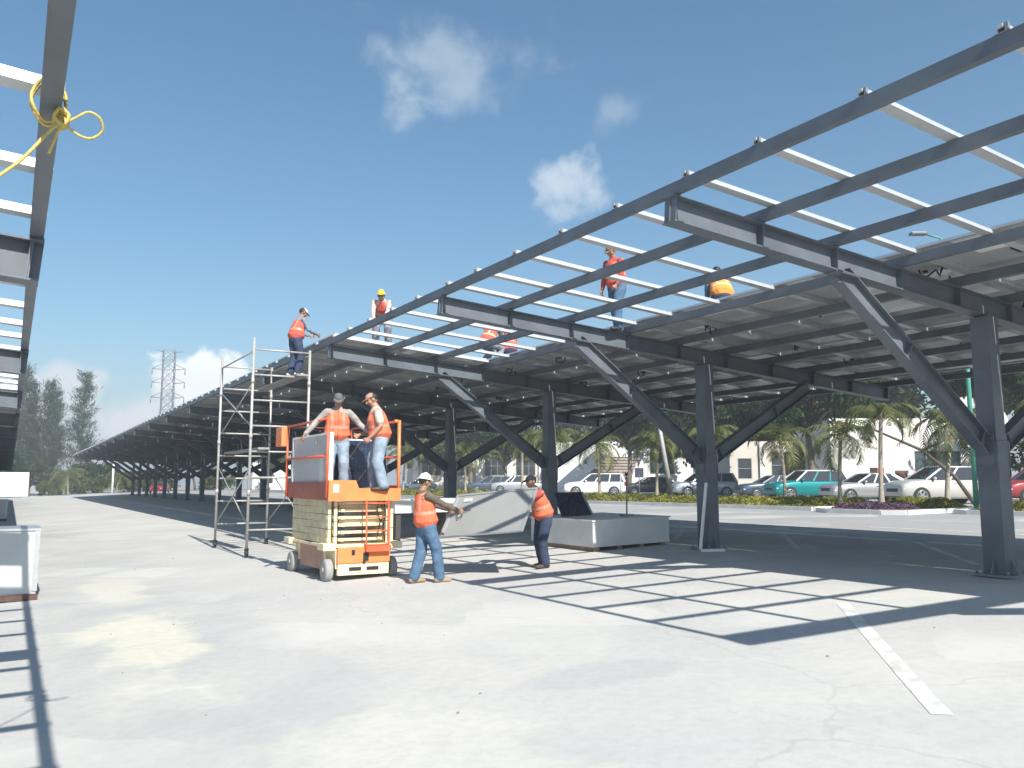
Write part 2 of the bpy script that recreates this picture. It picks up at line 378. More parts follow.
# ------------------------------------------------------------------ solar canopies
BAY = 5.81; Y0 = 6.75 - BAY; NB = 19
def zb(x): return 4.78 - .07*(x - 6.1)                              # top of the sloping main beams
PUR_X = [6.15 + 1.34*k for k in range(10)]
RAIL_OFF = [-.26, .98, 2.16, 3.35, 4.54]
def make_canopy(root_loc, dx, dz, label, open_cols, name='solar_canopy', nbay=NB, skip_front=0, shift=0):
    T = thing(name, root_loc, label, 'canopy')
    o = Vector((dx, 0, dz)); YE = Y0 + BAY*(nbay-1)
    # one frame: column, beam, two braces
    bm_ = MB(); xa, xc = 6.1, 18.25; a = Vector((xa, 0, zb(xa) - .15)); c = Vector((xc, 0, zb(xc) - .15))
    bm_.ibeam(a, c, .20, .30, stiff=[.02] + [x - xa for x in PUR_X[1:]] + [12.1]); beam_me = bm_.mesh('main_beam', STEEL)
    cm = MB(); ct = zb(12.2) - .31
    cm.box((12.2, 0, (2.22 + ct)/2), (.25, .27, ct - 2.22)); cm.box((12.2, 0, 1.19), (.30, .31, 2.05))
    for sx in (-1, 1): cm.box((12.2 + sx*.152, 0, 1.95), (.012, .33, .5))
    col_me = cm.mesh('column', STEEL)
    bp = MB(); bp.box((12.2, 0, .315), (.55, .55, .03))
    for sx in (-1, 1):
        bp.prism([(0, 0), (.11, 0), (0, .22)], (12.2 + sx*.151, -.006, .332), (sx, 0, 0), (0, 0, 1), (0, .012, 0))
        bp.prism([(0, 0), (.11, 0), (0, .22)], (12.2 - .006, sx*.156, .332), (0, sx, 0), (0, 0, 1), (.012, 0, 0))
        for sy in (-1, 1): bp.cyl((12.2 + sx*.22, sy*.22, .33), (12.2 + sx*.22, sy*.22, .38), .018, 8)
    bp_me = bp.mesh('base_plate', STEEL_L)
    br = []
    for sx in (-1, 1):
        xt = 12.2 + sx*3.2; zt = zb(xt) - .31
        m_ = MB(); p0 = Vector((12.2 + sx*.14, 0, 2.12)); p1 = Vector((xt, 0, zt - .01))
        up = Vector((0, 0, 1)); m_.ibeam(p0, p1, .17, .26, stiff=[.25, 2.2]); m_.box((xt - sx*.02, 0, zb(xt - sx*.02) - .3085), (.46, .19, .012), Matrix.Rotation(math.atan(.07), 3, 'Y')); m_.box((12.2 + sx*.166, 0, 2.06), (.014, .24, .50))
        for dz_ in (-.2, .2):
            for dy_ in (-.09, .09): m_.cyl((12.2 + sx*.17, dy_, 2.06 + dz_), (12.2 + sx*.195, dy_, 2.06 + dz_), .016, 6)
        br.append(m_.mesh('brace', STEEL))
    for k in range(nbay):
        y = Y0 + BAY*k
        if y < skip_front: continue
        ob = place('column', col_me, o + Vector((0, y, 0)), T); q = bpy.data.objects.new('base_plate', bp_me); COL.objects.link(q); q.parent = ob
        place('main_beam', beam_me, o + Vector((0, y, 0)), T)
        for mm in br: place('brace', mm, o + Vector((0, y, 0)), T)
    # purlins along the row, rails across it
    ya, yb = Y0 - .45, YE + 2.0
    for i, x in enumerate(PUR_X):
        m_ = MB(); z = zb(x) + .002; h = .148; w = .010; y1 = ya
        m_.bar((x - .040, ya, z + .009 + h/2), (x - .040, yb, z + .009 + h/2), w, h - .018); m_.bar((x + .005, ya, z + .023), (x + .005, yb, z + .023), .079, w)
        m_.bar((x + .005, ya, z + h - .006), (x + .005, yb, z + h - .006), .079, w)
        for k in range(nbay): m_.box((x, Y0 + BAY*k, z + .008), (.10, .16, .018))
        m_.build('purlin', STEEL).location = Vector((0, 0, 0)); ob = bpy.data.objects[-1] if False else None
        pu = COL.objects[-1]; pu.parent = T; pu.location = o - _OFF[T.name]
    rm = MB(); xa, xb = 6.105, 18.246; za, zc = zb(xa) + .152, zb(xb) + .152
    rm.bar((xa, -.03, za + .033), (xb, -.03, zc + .033), .005, .056); rm.bar((xa, .03, za + .033), (xb, .03, zc + .033), .005, .056)
    rm.bar((xa, 0, za + .064), (xb, 0, zc + .064), .065, .005); rm.bar((xa, 0, za + .002), (xb, 0, zc + .002), .125, .004)
    for e_, z_ in ((xa, za), (xb, zc)):
        q_ = -1 if e_ == xa else 1
        rm.mi = 0; rm.box((e_ + q_*.010, 0, z_ + .045), (.016, .04, .03)); rm.mi = 1; rm.box((e_ + q_*.004, -.05, z_ + .03), (.03, .02, .05))
    rail_me = rm.mesh('rail', [GALV, STEEL_L])
    rys = [Y0 + BAY*k + f + shift for k in range(nbay) for f in RAIL_OFF] + [YE + 1.9]
    for y in rys:
        if y > ya and y > skip_front: place('rail', rail_me, o + Vector((0, y, 0)), T)
    # panels
    sl = math.atan(.07); ca, sa = math.cos(sl), math.sin(sl)
    def panel_geo(m_, x, y, w, lit_patch):
        """one module: frame, backsheet below, cells on top; (x, y) is its low-X low-Y corner"""
        z = zb(x) + .152 + .068
        P = lambda u, v, t: Vector((x + u*ca + t*sa, y + v, z - u*sa + t*ca)); L_ = 1.985
        def bx(u0, u1, v0, v1, t0, t1): m_.corners(P(u0, v0, t0), P(u1, v0, t0) - P(u0, v0, t0), (0, v1 - v0, 0), P(u0, v0, t1) - P(u0, v0, t0))
        m_.mi = 0
        for u0, u1, v0, v1 in ((0, L_, 0, .03), (0, L_, w - .03, w), (0, .03, .03, w - .03), (L_ - .03, L_, .03, w - .03)): bx(u0, u1, v0, v1, 0, .038)
        m_.mi = 1; bx(.03, L_ - .03, .03, w - .03, .028, .031)
        m_.mi = 2; bx(.03, L_ - .03, .03, w - .03, .0315, .0365)
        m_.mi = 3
        for u0, u1, v0, v1 in lit_patch: bx(u0, u1, v0, v1, .0255, .0275)
        m_.mi = 4; bx(.86, 1.10, .10, .20, .005, .0278)
    pm = [ALFR, BACK, CELL, BACK_LIT, BLACKP]
    lit_patches = [[(.08, .70, .32, 1.0)], [(1.15, 1.90, .2, .72), (.08, .3, .5, 1.0)], [(.10, .8, .10, .56)], [(1.2, 1.85, .40, 1.02), (.2, .7, .1, .22)]]  # rectangles of painted light on the underside, varied per module
    slots = []
    for i, (ya_, yb_) in enumerate(zip(rys, rys[1:])):
        for c_ in range(6):
            ym = (ya_ + yb_)/2
            if ya_ < ya or open_cols(c_, ym): continue
            slots.append((c_, ya_, yb_))
    slots.sort(key=lambda s_: math.hypot(6.15 + 2.01*s_[0] + dx, s_[1]))
    cache = {}
    rest = MB()
    for i, (c_, ya_, yb_) in enumerate(slots):
        w = yb_ - ya_ - .03; lit_patch = lit_patches[(c_*7 + int(ya_*3)) % 4]
        if i < 98:
            key = (c_, round(w, 2), (c_*7 + int(ya_*3)) % 4)
            if key not in cache:
                q = MB(); panel_geo(q, 6.16 + 2.01*c_, 0, w, lit_patch); cache[key] = q.mesh('solar_panel', pm)
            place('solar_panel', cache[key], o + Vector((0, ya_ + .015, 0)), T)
        else: panel_geo(rest, 6.16 + 2.01*c_, ya_ + .015, w, lit_patch)
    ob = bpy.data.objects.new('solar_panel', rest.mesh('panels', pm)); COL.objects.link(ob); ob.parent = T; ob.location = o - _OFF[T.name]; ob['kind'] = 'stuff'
    return T
def open_main(c, y):
    if y < 18.0: return c < 2
    return False
canopy = make_canopy((12.2, 6.75, .3), 0, 0, 'long grey steel solar canopy on Y shaped columns with men on its roof', open_main)
def open_left(c, y): return y < 19
canopy2 = make_canopy((-5.9, 6.75, -.22), -18.155, -.605, 'second steel solar canopy overhead at the left edge, bare rails and yellow rope on it', open_left, shift=.14)
# cable loops hanging under the modules
CABLE = mat('black_cable', (.012, .012, .013), .5, 0, .1, 10)
def cable_mesh(kind):
    m_ = MB()
    if kind == 0: pts = [(-.16, 0, 0), (-.13, .02, -.09), (-.05, .03, -.13), (.04, 0, -.10), (.06, -.02, -.02), (.0, .0, .0)]
    elif kind == 1: pts = [(-.2, 0, 0), (-.16, .02, -.12), (-.12, 0, -.02), (-.02, .03, -.10), (.06, .02, -.12), (.1, 0, 0)]
    else: pts = [(-.12, 0, 0), (-.12, .02, -.13), (0, .02, -.16), (.12, .0, -.12), (.10, 0, 0)]
    P = []
    for i in range(len(pts)-1):
        for t in (0, .5): P.append(Vector(pts[i]).lerp(Vector(pts[i+1]), t))
    P.append(Vector(pts[-1])); m_.tube(P, .014, 5, smooth=True)
    m_.box((.02, 0, -.035), (.07, .07, .03)); return m_.mesh('cable', CABLE)
cms = [cable_mesh(k) for k in range(3)]; rr = random.Random(3)
for k in range(11):
    for x in (11.1, 11.7, 13.7, 15.6):
        y = 2.2 + k*2.35 + rr.uniform(-.2, .2)
        if rr.random() < .85: place('cable', cms[rr.randrange(3)], (x + rr.uniform(-.15, .15), y, zb(x) + .21), canopy, (0, 0, rr.uniform(-.6, .6) + (1.57 if x < 11.5 else 0)))

# yellow rope tied on the second canopy's edge
m = MB(); yr = 4.28; ez = zb(18.21) - .605 + .08; ex = .055
pts = [(ex - .01 + .072*math.cos(t), yr + .05*t/6.3 + .02*math.sin(3*t), ez - .01 + .098*math.sin(t)) for t in np.linspace(0, 4*math.pi, 44)]
m.tube(pts, .008, 6)
def smooth_path(P, k=6):
    P = [Vector(p) for p in P]; P = [P[0]*2 - P[1]] + P + [P[-1]*2 - P[-2]]; out = []
    for a, b_, c, d in zip(P, P[1:], P[2:], P[3:]):
        for i in range(k):
            t = i/k; out.append(.5*((2*b_) + (c - a)*t + (2*a - 5*b_ + 4*c - d)*t*t + (3*b_ - a - 3*c + d)*t**3))
    return out + [P[-2]]
kx = ex + .055
m.tube(smooth_path([(kx, yr, ez - .07), (kx + .01, yr - .02, ez - .12), (kx + .05, yr - .03, ez - .095), (kx + .10, yr - .04, ez - .06), (kx + .15, yr - .03, ez - .075), (kx + .165, yr, ez - .125), (kx + .115, yr + .02, ez - .165), (kx + .05, yr + .02, ez - .15), (kx, yr, ez - .11)]), .0065, 6)
m.tube(smooth_path([(kx, yr, ez - .10), (kx - .06, yr - .05, ez - .20), (kx - .2, yr - .1, ez - .42), (kx - .5, yr - .2, ez - .72), (kx - 1.0, yr - .3, ez - .88), (kx - 1.7, yr - .35, ez - .75)]), .008, 6)
m.tube(smooth_path([(kx, yr, ez - .10), (kx - .03, yr + .02, ez - .2), (kx - .05, yr + .03, ez - .27)]), .007, 5)
for q_ in (-.03, 0, .03): m.tube(smooth_path([(kx - .02, yr + q_, ez - .06), (kx + .02, yr + q_, ez - .09), (kx, yr + q_, ez - .14), (kx - .04, yr + q_, ez - .11), (kx - .02, yr + q_, ez - .06)], 4), .009, 6)
tag(m.build('rope', YROPE), 'yellow rope knotted in loops round the left canopy edge', 'rope')

# ------------------------------------------------------------------ scissor lift
def lift():
    T = thing('scissor_lift', (5.38, 15.2, -.06), 'orange and cream scissor lift with two men on its raised platform', 'scissor lift')
    X0, X1, Ya, Yb = 4.74, 6.02, 14.0, 16.45; g = -.08
    m = MB(); m.box(((X0+X1)/2, (Ya+Yb)/2, g + .40), (X1-X0-.30, Yb-Ya-.08, .36), bevel=.02); m.box(((X0+X1)/2, (Ya+Yb)/2, g + .61), (X1-X0+.02, Yb-Ya-.02, .05), bevel=.01)
    m.box((X0+.02, Ya+.16, g+.60), (.22, .34, .12), bevel=.015); m.box((X1-.02, Ya+.16, g+.60), (.22, .34, .12), bevel=.015)
    m.box((X0+.02, Yb-.2, g+.60), (.2, .34, .12), bevel=.015)
    m.box(((X0+X1)/2, Ya+.02, g+.21), (X1-X0-.34, .10, .19), bevel=.01); m.box((X0+.13, Ya+.47, g+.42), (.07, .10, .34)); m.box((X0+.13, Yb-.47, g+.42), (.07, .10, .34))
    ch = m.build('chassis', CREAM, T)
    m = MB(); m.box((X0+.13, (Ya+Yb)/2, g+.37), (.06, 1.36, .40), bevel=.01); m.build('side_cover', mat('brown_red_cover', (.42, .24, .18), .6, 0, .15, 5), T)
    m = MB(); m.box(((X0+X1)/2, Ya-.015, g+.45), (X1-X0-.32, .05, .27), bevel=.012); fr = m.build('front_cover', ORANGE, T)
    m = MB(); m.box(((X0+X1)/2+.03, Ya-.045, g+.42), (.10, .02, .14)); m.box(((X0+X1)/2+.0, Ya-.042, g+.33), (.05, .014, .05)); m.box(((X0+X1)/2-.2, Ya-.042, g+.5), (.06, .014, .09)); m.build('latch', BLACKP, fr)
    m = MB()
    for dx in (-.16, .16): m.box(((X0+X1)/2+dx, Ya-.032, g+.22), (.22, .02, .06))
    m.build('bumper_slot', BLACKP, T)
    for x, y in ((X0+.05, Ya+.2), (X1-.05, Ya+.2), (X0+.05, Yb-.25), (X1-.05, Yb-.25)):
        m = MB(); n = 22; w = .13; prof = [(-w/2, .13), (-w/2, .18), (-w/2+.02, .195), (w/2-.02, .195), (w/2, .18), (w/2, .13)]
        m.loft([[Vector((x+a, y+r*math.cos(2*math.pi*k/n), g+.198+r*math.sin(2*math.pi*k/n))) for k in range(n)] for a, r in prof], cap=True)
        wh = m.build('wheel', RUBBER, T)
        m = MB(); sx = -1 if x < 5.4 else 1
        m.cyl((x+sx*.055, y, g+.198), (x+sx*.069, y, g+.198), .125, 18); m.cyl((x+sx*.069, y, g+.198), (x+sx*.09, y, g+.198), .05, 12); m.build('hub', mat('hub_grey', (.33, .32, .30), .6, .2, .15, 8), wh)
    # folded scissor stack: pairs of arms crossing slightly
    z0 = g + .65; n = 6; dz = .127
    for i in range(n):
        z = z0 + dz*i + .06
        for x in (X0+.06, X0+.17, X1-.17, X1-.06):
            tilt = .003 if (i + (x in (X0+.17, X1-.17))) % 2 else -.003
            m = MB(); m.bar((x, Ya+.14, z-tilt), (x, Yb-.2, z+tilt), .055, .1215, up=(0, 0, 1))
            m.cyl((x-.034, Ya+.22, z-tilt*.9), (x+.034, Ya+.22, z-tilt*.9), .035, 12); m.cyl((x-.036, (Ya+Yb)/2, z), (x+.036, (Ya+Yb)/2, z), .04, 12)
            m.build('scissor_arm', CREAM if x > X0+.1 else CREAMD, T)
        m = MB()
        m.box(((X0+X1)/2, Ya+.20, z), (X1-X0-.46, .06, .05), bevel=.008)
        if i in (2, 4): m.box(((X0+X1)/2+.02, Ya+.3, z+.03), (X1-X0-.5, .1, .13), bevel=.02)
        m.build('cross_tube', CREAM, T)
    m = MB()
    for i in range(n):
        for x in (X0+.30, X1-.30): m = MB(); m.box((x, Ya+.17, z0+dz*i+.06), (.07, .07, .06), bevel=.01); m.build('link_block', CREAMD, T)
    m = MB(); m.tube([(X1-.2, Ya+.12, z0+.02), (X1-.24, Ya+.1, z0+.3), (X1-.19, Ya+.12, z0+.5), (X1-.23, Ya+.11, z0+.76)], .012, 6); m.tube([(X1-.34, Ya+.12, z0+.1), (X1-.30, Ya+.1, z0+.35), (X1-.35, Ya+.12, z0+.6), (X1-.3, Ya+.11, z0+.8)], .01, 6)
    m.build('hose', BLACKP, T)
    # platform
    zp = g + 1.545
    m = MB(); m.box(((X0+X1)/2, (Ya+Yb)/2+.0, zp-.045), (X1-X0+.04, Yb-Ya+.02, .09)); m.build('deck', REDOR, T)
    m = MB(); yf = Ya - .035
    m.prism([(X0-.03, zp-.16), (X1+.03, zp-.16), (X1+.03, zp+.06), (X0+.52, zp+.06), (X0+.46, zp+.20), (X0-.03, zp+.20)], (0, yf, 0), (1, 0, 0), (0, 0, 1), (0, .025, 0)); fb = m.build('front_toe_board', ORANGE, T)
    m = MB(); m.box((X0+.10, yf-.008, zp+.06), (.10, .010, .14)); m.build('placard', WHITE, fb)
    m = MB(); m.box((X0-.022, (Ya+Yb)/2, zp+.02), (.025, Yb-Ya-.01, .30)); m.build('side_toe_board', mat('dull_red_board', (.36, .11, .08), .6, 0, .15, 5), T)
    m = MB(); m.box((X1+.022, (Ya+Yb)/2, zp+.02), (.025, Yb-Ya-.01, .18)); m.build('side_toe_board', REDOR, T)
    zt = zp + 1.27
    def rail(pts, r=.022, mt=REDOR):
        q = MB(); q.tube(pts, r, 8); q.build('guard_rail', mt, T)
    XL = X0 - .055
    for x, y in ((XL, Ya), (XL, Yb), (X1, Yb)): rail([(x, y, zp - .1), (x, y, zt)], .024)
    rail([(X1, Ya, zp-.1), (X1, Ya, zt+.02)], .032, ORANGE); rail([(X1-.02, Ya, zt), (X1-.10, Ya, zt)], .03, ORANGE)
    for z in (zt, zp + .62):
        rail([(XL, Ya, z), (XL, Yb, z), (X1, Yb, z), (X1, Ya, z)])
    rail([(X0, Yb, zt), (X0-.12, Yb+.35, zt-.02)], .02)
    m = MB(); m.box((X0-.10, Yb+.22, zt-.20), (.16, .42, .38), bevel=.02); m.build('control_box', ORANGE, T)
    # ladder at the near end
    q = MB()
    for x in (X1-.62, X1-.20): q.tube([(x, Ya-.06, g+.52), (x, Ya-.08, g+.62), (x, Ya-.05, zp-.15)], .016, 8)
    for z in (g+.62, g+.86, g+1.1, g+1.34): q.tube([(X1-.62, Ya-.06, z), (X1-.2, Ya-.06, z)], .013, 8)
    q.box((X1-.41, Ya-.10, g+.56), (.46, .10, .10)); q.build('ladder', REDOR, T)
lift()

# ------------------------------------------------------------------ loose solar modules
def module(name, bl, u, v, jf, label, fm=None, t=.04, group='loose solar modules'):
    """bl corner, long edge u, short edge v; front faces along u x v"""
    bl, u, v = Vector(bl), Vector(u), Vector(v); w = u.cross(v).normalized()
    T = thing(name, bl, label, 'solar panel', group)
    U, V = u.normalized(), v.normalized(); f = .035
    m = MB()
    m.corners(bl, u, V*f, -w*t); m.corners(bl + v - V*f, u, V*f, -w*t); m.corners(bl + V*f, U*f, v - V*2*f, -w*t); m.corners(bl + u - U*f + V*f, U*f, v - V*2*f, -w*t)
    m.build('frame', fm or ALFR, T)
    m = MB(); m.corners(bl + U*f + V*f - w*.004, u - U*2*f, v - V*2*f, -w*.006); ce = m.build('cells', CELL, T)
    m = MB(); lu, lv = u.length - 2*f, v.length - 2*f
    for i in range(1, 10): m.corners(bl + U*(f + lu*i/10 - .003) + V*f - w*.0035, U*.006, V*lv, w*.001)
    for j in range(1, 6): m.corners(bl + U*f + V*(f + lv*j/6 - .003) - w*.0035, U*lu, V*.006, w*.0016)
    m.build('cell_line', mat('cell_gap', (.07, .08, .11), .3, .2, .1, 9), ce)
    bo_ = max(.0105, t - .03); m = MB(); m.corners(bl + U*f + V*f - w*bo_, u - U*2*f, v - V*2*f, -w*.004); m.build('backsheet', mat('white_backsheet', (.27, .275, .265), .4, 0, .07, 1.5) if jf > .5 else mat('pale_backsheet', (.50, .51, .51), .4, 0, .07, 1.5), T)
    m = MB(); c = bl + u*(jf + .04) + v*.80 - w*(bo_ + .0042); m.corners(c, U*.16, V*.09, -w*.02); m.build('junction_box', mat('jbox_grey', (.45, .46, .46), .5, 0, .1, 5), T)
    c = bl + u*jf + v*.60 - w*.03; q = MB()
    q.tube([c, c + U*.08 - V*.05 - w*.03, c + U*.16 - V*.02 - w*.04, c + U*.22 - V*.12 - w*.03, c + U*.17 - V*.22 - w*.03, c + U*.09 - V*.17 - w*.04, c + U*.14 - V*.04 - w*.03, c + U*.28 - V*.0 - w*.03], .008, 6)
    if jf > .5: q.build('cable', CABLE, T)
    return T
# leaning along the platform's left side, back outward
module('photovoltaic_module', (4.79, 14.02, 1.50), (0, 2.25, 0), (.01, .0, 1.0), .3, 'solar panel standing on lift platform with its grey back facing out', WHITE, .07)
module('photovoltaic_module', (5.08, 14.95, 1.48), (.90, .02, 0), (.08, .26, .98), .3, 'dark solar panel on lift platform with glossy cells towards the camera')
# carried between the two men: front faces away, grey back to the camera
BLc, BRc, TLc = Vector((6.51, 13.29, .66)), Vector((7.42, 11.99, .80)), Vector((7.06, 13.66, 1.38))
module('photovoltaic_module', BRc, BLc - BRc, (TLc - BLc), .74, 'tilted solar panel carried by two men, pale back with cable loop showing')

# ------------------------------------------------------------------ scaffold tower
def scaffold():
    x0, x1, ya, yb = 4.72, 6.06, 19.62, 23.05; g = -.06
    T = thing('scaffold_tower', (5.4, 21.3, -.06), 'tall rolling scaffold tower of silver tubes with a man on its top plank', 'scaffold')
    for y, top in ((ya, 5.02), (yb, 5.02)):
        for x in (x0, x1):
            m = MB(); m.tube([(x, y, g+.2), (x, y, top if x == x0 else top-.2)], .033, 10)
            for z in (1.4, 2.7, 4.0): m.tube([(x, y, z-.06), (x, y, z+.06)], .042, 10)
            m.build('upright', SCAF, T)
            m = MB(); m.cyl((x-.03, y, g+.085), (x+.03, y, g+.085), .085, 16); m.box((x, y, g+.17), (.09, .05, .06)); m.build('caster', BLACKP, T)
        for z in np.arange(.55, top-.2, .6):
            m = MB(); m.tube([(x0, y, z), (x1, y, z)], .022, 8); m.build('rung', SCAF, T)
    for x in (x0, x1):
        for z0, z1 in (((.6, 2.0), (2.9, 4.0)) if x == x0 else ((.6, 2.0),)):
            for a, c in ((ya, yb), (yb, ya)):
                m = MB(); m.tube([(x+.03, a, z0), (x+.03, c, z1)], .016, 8); m.build('cross_brace', SCAF, T)
        m = MB(); m.tube([(x, ya, 4.7), (x, yb, 4.7)], .02, 8); m.build('side_rail', SCAF, T)
        m = MB(); m.tube([(x, ya, .4), (x, yb, .4)], .02, 8); m.build('side_rail', SCAF, T)
    for x, w in ((5.84, .30),):
        m = MB(); m.box((x, 21.3, 4.19), (w, 3.75, .05), bevel=.006); m.build('plank', mat('grey_plank', (.26, .25, .24), .8, 0, .2, 5), T)
    m = MB(); m.box((5.0, 21.3, 2.42), (.26, 3.6, .05), bevel=.006); m.build('plank', mat('grey_plank', (.4, .38, .35)), T)
scaffold()

# ------------------------------------------------------------------ panel crates in the shade
def crate():
    T = thing('panel_crate', (11.4, 15.2, .26), 'long pale box of stacked solar panels on a pallet beside the column', 'crate')
    BOX = mat('pale_crate_board', (.60, .61, .60), .55, 0, .07, 2)
    a = Vector((10.36, 14.0, .30)); u = Vector((1.98, -.10, .06)); v = Vector((.08, 2.5, 0))
    m = MB(); m.corners(a, u, v, (0, 0, .52)); m.build('box', BOX, T)
    m = MB(); m.corners(a + Vector((-.03, -.03, .521)), u + Vector((.06, 0, 0)), v + Vector((0, .06, 0)), (0, 0, .03)); m.build('lid', mat('crate_lid', (.66, .66, .64), .5, 0, .06, 2), T)
    for k in range(4):
        p = a + u*(.04 + .29*k) + Vector((0, .05, -.105)); m = MB(); m.corners(p, (.12, 0, 0), v*.96, (0, 0, .103)); m.build('pallet_block', WOOD, T)
crate()
m = MB(); P0 = Vector((10.62, 15.5, .87)); m.corners(P0, (.80, .03, .02), (-.06, .28, .52), (.02, -.035, .012)); 
o = m.build('dark_panel', CELL); tag(o, 'dark glossy panel leaning on top of the pale crate', 'solar panel')
m = MB(); m.corners(P0 + Vector((.805, .03, .02)), (.05, 0, 0), (-.10, .28, .52), (.02, -.04, .014)); f_ = m.build('frame', ALFR, None); f_.parent = o
def stand():
    T = thing('pole_stand', (11.76, 14.62, .87), 'thin upright pole on a small base standing on the pale crate', 'pole')
    m = MB(); m.box((11.76, 14.62, .905), (.26, .2, .05), bevel=.01); m.build('base', STEEL_L, T)
    m = MB(); m.tube([(11.76, 14.62, .92), (11.76, 14.62, 1.80)], .016, 8); m.build('pole', STEEL_L, T)
    m = MB(); m.box((11.76, 14.62, 1.82), (.05, .05, .05)); m.build('cap', BLACKP, T)
stand()
# aluminium rails beside the second column
m = MB(); m.bar((11.72, 12.30, .32), (12.02, 12.40, 1.62), .05, .04); m.bar((11.70, 12.26, .305), (11.98, 11.9, .325), .05, .05)
tag(m.build('loose_rail', WHITE), 'bent white rail leaning against the second column', 'rail')
# second crate further back, left of the carried panel
def crate2():
    T = thing('panel_crate', (10.1, 21.0, .2), 'long pale crate of panels behind the scissor lift', 'crate')
    m = MB(); m.corners((8.6, 20.2, .84), (3.2, 0, .03), (0, 1.7, 0), (0, 0, .36)); m.build('box', mat('pale_crate_board', (.6, .6, .6)), T)
    for k in range(3): m = MB(); m.corners((8.65 + 1.45*k, 20.25, .10 + .06*k), (.14, 0, 0), (0, 1.6, 0), (0, 0, .738 - .048*k)); m.build('trestle', mat('dark_trestle', (.06, .055, .05), .8), T)
crate2()

# stacks at the left edge
def stack(x1, y0, w, d, h, label):
    g = zg(x1) ; T = thing('panel_stack', (x1 - w/2, y0 + d/2, g), label, 'panel stack', 'wrapped panel stacks under the left canopy')
    WR = mat('white_wrap', (.46, .49, .50), .4, 0, .05, 2)
    m = MB(); m.corners((x1 - w, y0, g + .10), (w, 0, 0), (0, d, 0), (0, 0, h - .10)); m.build('wrapped_panels', WR, T)
    m = MB(); m.corners((x1 - w - .02, y0 - .02, g + h + .002), (w + .04, 0, 0), (0, d + .04, 0), (0, 0, .035)); m.corners((x1 - .06, y0 - .022, g + .14), (.075, 0, 0), (0, .018, 0), (0, 0, h - .14)); m.build('edge_frame', ALFR, T)
    for k in range(3):
        m = MB(); m.corners((x1 - w, y0 - .03 + (d - .1)*k/2, g), (w + .03, 0, 0), (0, .13, 0), (0, 0, .10)); m.build('pallet_beam', mat('brown_pallet', (.09, .055, .045), .8, 0, .25, 6), T)
stack(.46, 15.66, 2.0, 1.2, 1.10, 'white wrapped panel stack on brown timber at the left edge, nearest one')
stack(-.05, 50, 2.0, 1.2, 1.05, 'small far white panel stack beyond the near one at the left edge')
def container():
    T = thing('container', (-1.5, 133, -.28), 'white box container standing at the far end of the lot', 'container')
    m = MB(); m.corners((-8.5, 133, -.1), (10.7, 0, 0), (0, 2.4, 0), (0, 0, 3.3)); m.build('body', WHITE, T)
    m = MB(); m.corners((-8.4, 133.1, -.29), (10.5, 0, 0), (0, 2.2, 0), (0, 0, .188)); m.build('base_frame', STEEL, T)
container()

# ------------------------------------------------------------------ people
SKIN = mat('brown_skin', (.30, .165, .105), .55, 0, .10, 14); SKINL = mat('light_brown_skin', (.40, .23, .15), .55, 0, .10, 14)
EYE = mat('eye_dark', (.03, .02, .018), .3); LIP = mat('lip', (.26, .11, .085), .5, 0, .08, 20); HAIRM = mat('black_hair', (.015, .012, .010), .6, 0, .2, 40)
def cloth(name, c, var=.16): return mat(name, c, .9, 0, var, 7, bump=.25, bscale=28, spec=.2)
VEST_O = cloth('coral_vest', (.72, .17, .085)); VEST_R = cloth('red_orange_vest', (.66, .12, .085)); VEST_Y = cloth('amber_vest', (.78, .30, .07))
STRIPE = mat('reflective_stripe', (.66, .50, .28), .5, 0, .10, 9); STRIPE_D = mat('pale_red_stripe', (.62, .27, .19), .4, 0, .08, 9); ZIP = mat('dark_trim', (.22, .05, .035), .8)
JEANS = cloth('blue_denim', (.085, .15, .24), .25); JEANS_L = cloth('washed_denim', (.26, .33, .41), .22); JEANS_D = cloth('dark_denim', (.04, .055, .10), .22); NAVY = cloth('navy_cotton', (.045, .06, .11), .2); GREYP = cloth('grey_trousers', (.22, .23, .27), .2)
SH_GREY = cloth('grey_shirt', (.33, .32, .30)); SH_OLIVE = cloth('olive_shirt', (.13, .11, .085)); SH_BEIGE = cloth('beige_shirt', (.46, .42, .36)); SH_BLUE = cloth('blue_grey_shirt', (.18, .25, .33)); SH_RED = cloth('red_shirt', (.42, .08, .07)); SH_PINK = cloth('pale_pink_shirt', (.62, .42, .38))
BOOT_T = mat('tan_leather', (.33, .24, .16), .7, 0, .2, 12); BOOT_B = mat('dark_leather', (.06, .045, .035), .6, 0, .2, 12); SHOE_W = mat('pale_shoe', (.6, .58, .53), .6, 0, .1, 12)
HELM_W = mat('white_helmet', (.82, .82, .80), .35, 0, .03, 8); HELM_Y = mat('yellow_helmet', (.85, .55, .03), .35, 0, .05, 8)
CAP_G = cloth('grey_cap', (.12, .125, .13)); CAP_T = cloth('tan_cap', (.42, .24, .18)); CAP_B = cloth('black_cap', (.025, .025, .028)); CAP_W = cloth('white_cap', (.72, .71, .68)); CAP_BR = cloth('brown_cap', (.22, .15, .09)); GLOVE = cloth('lime_glove', (.55, .62, .16))

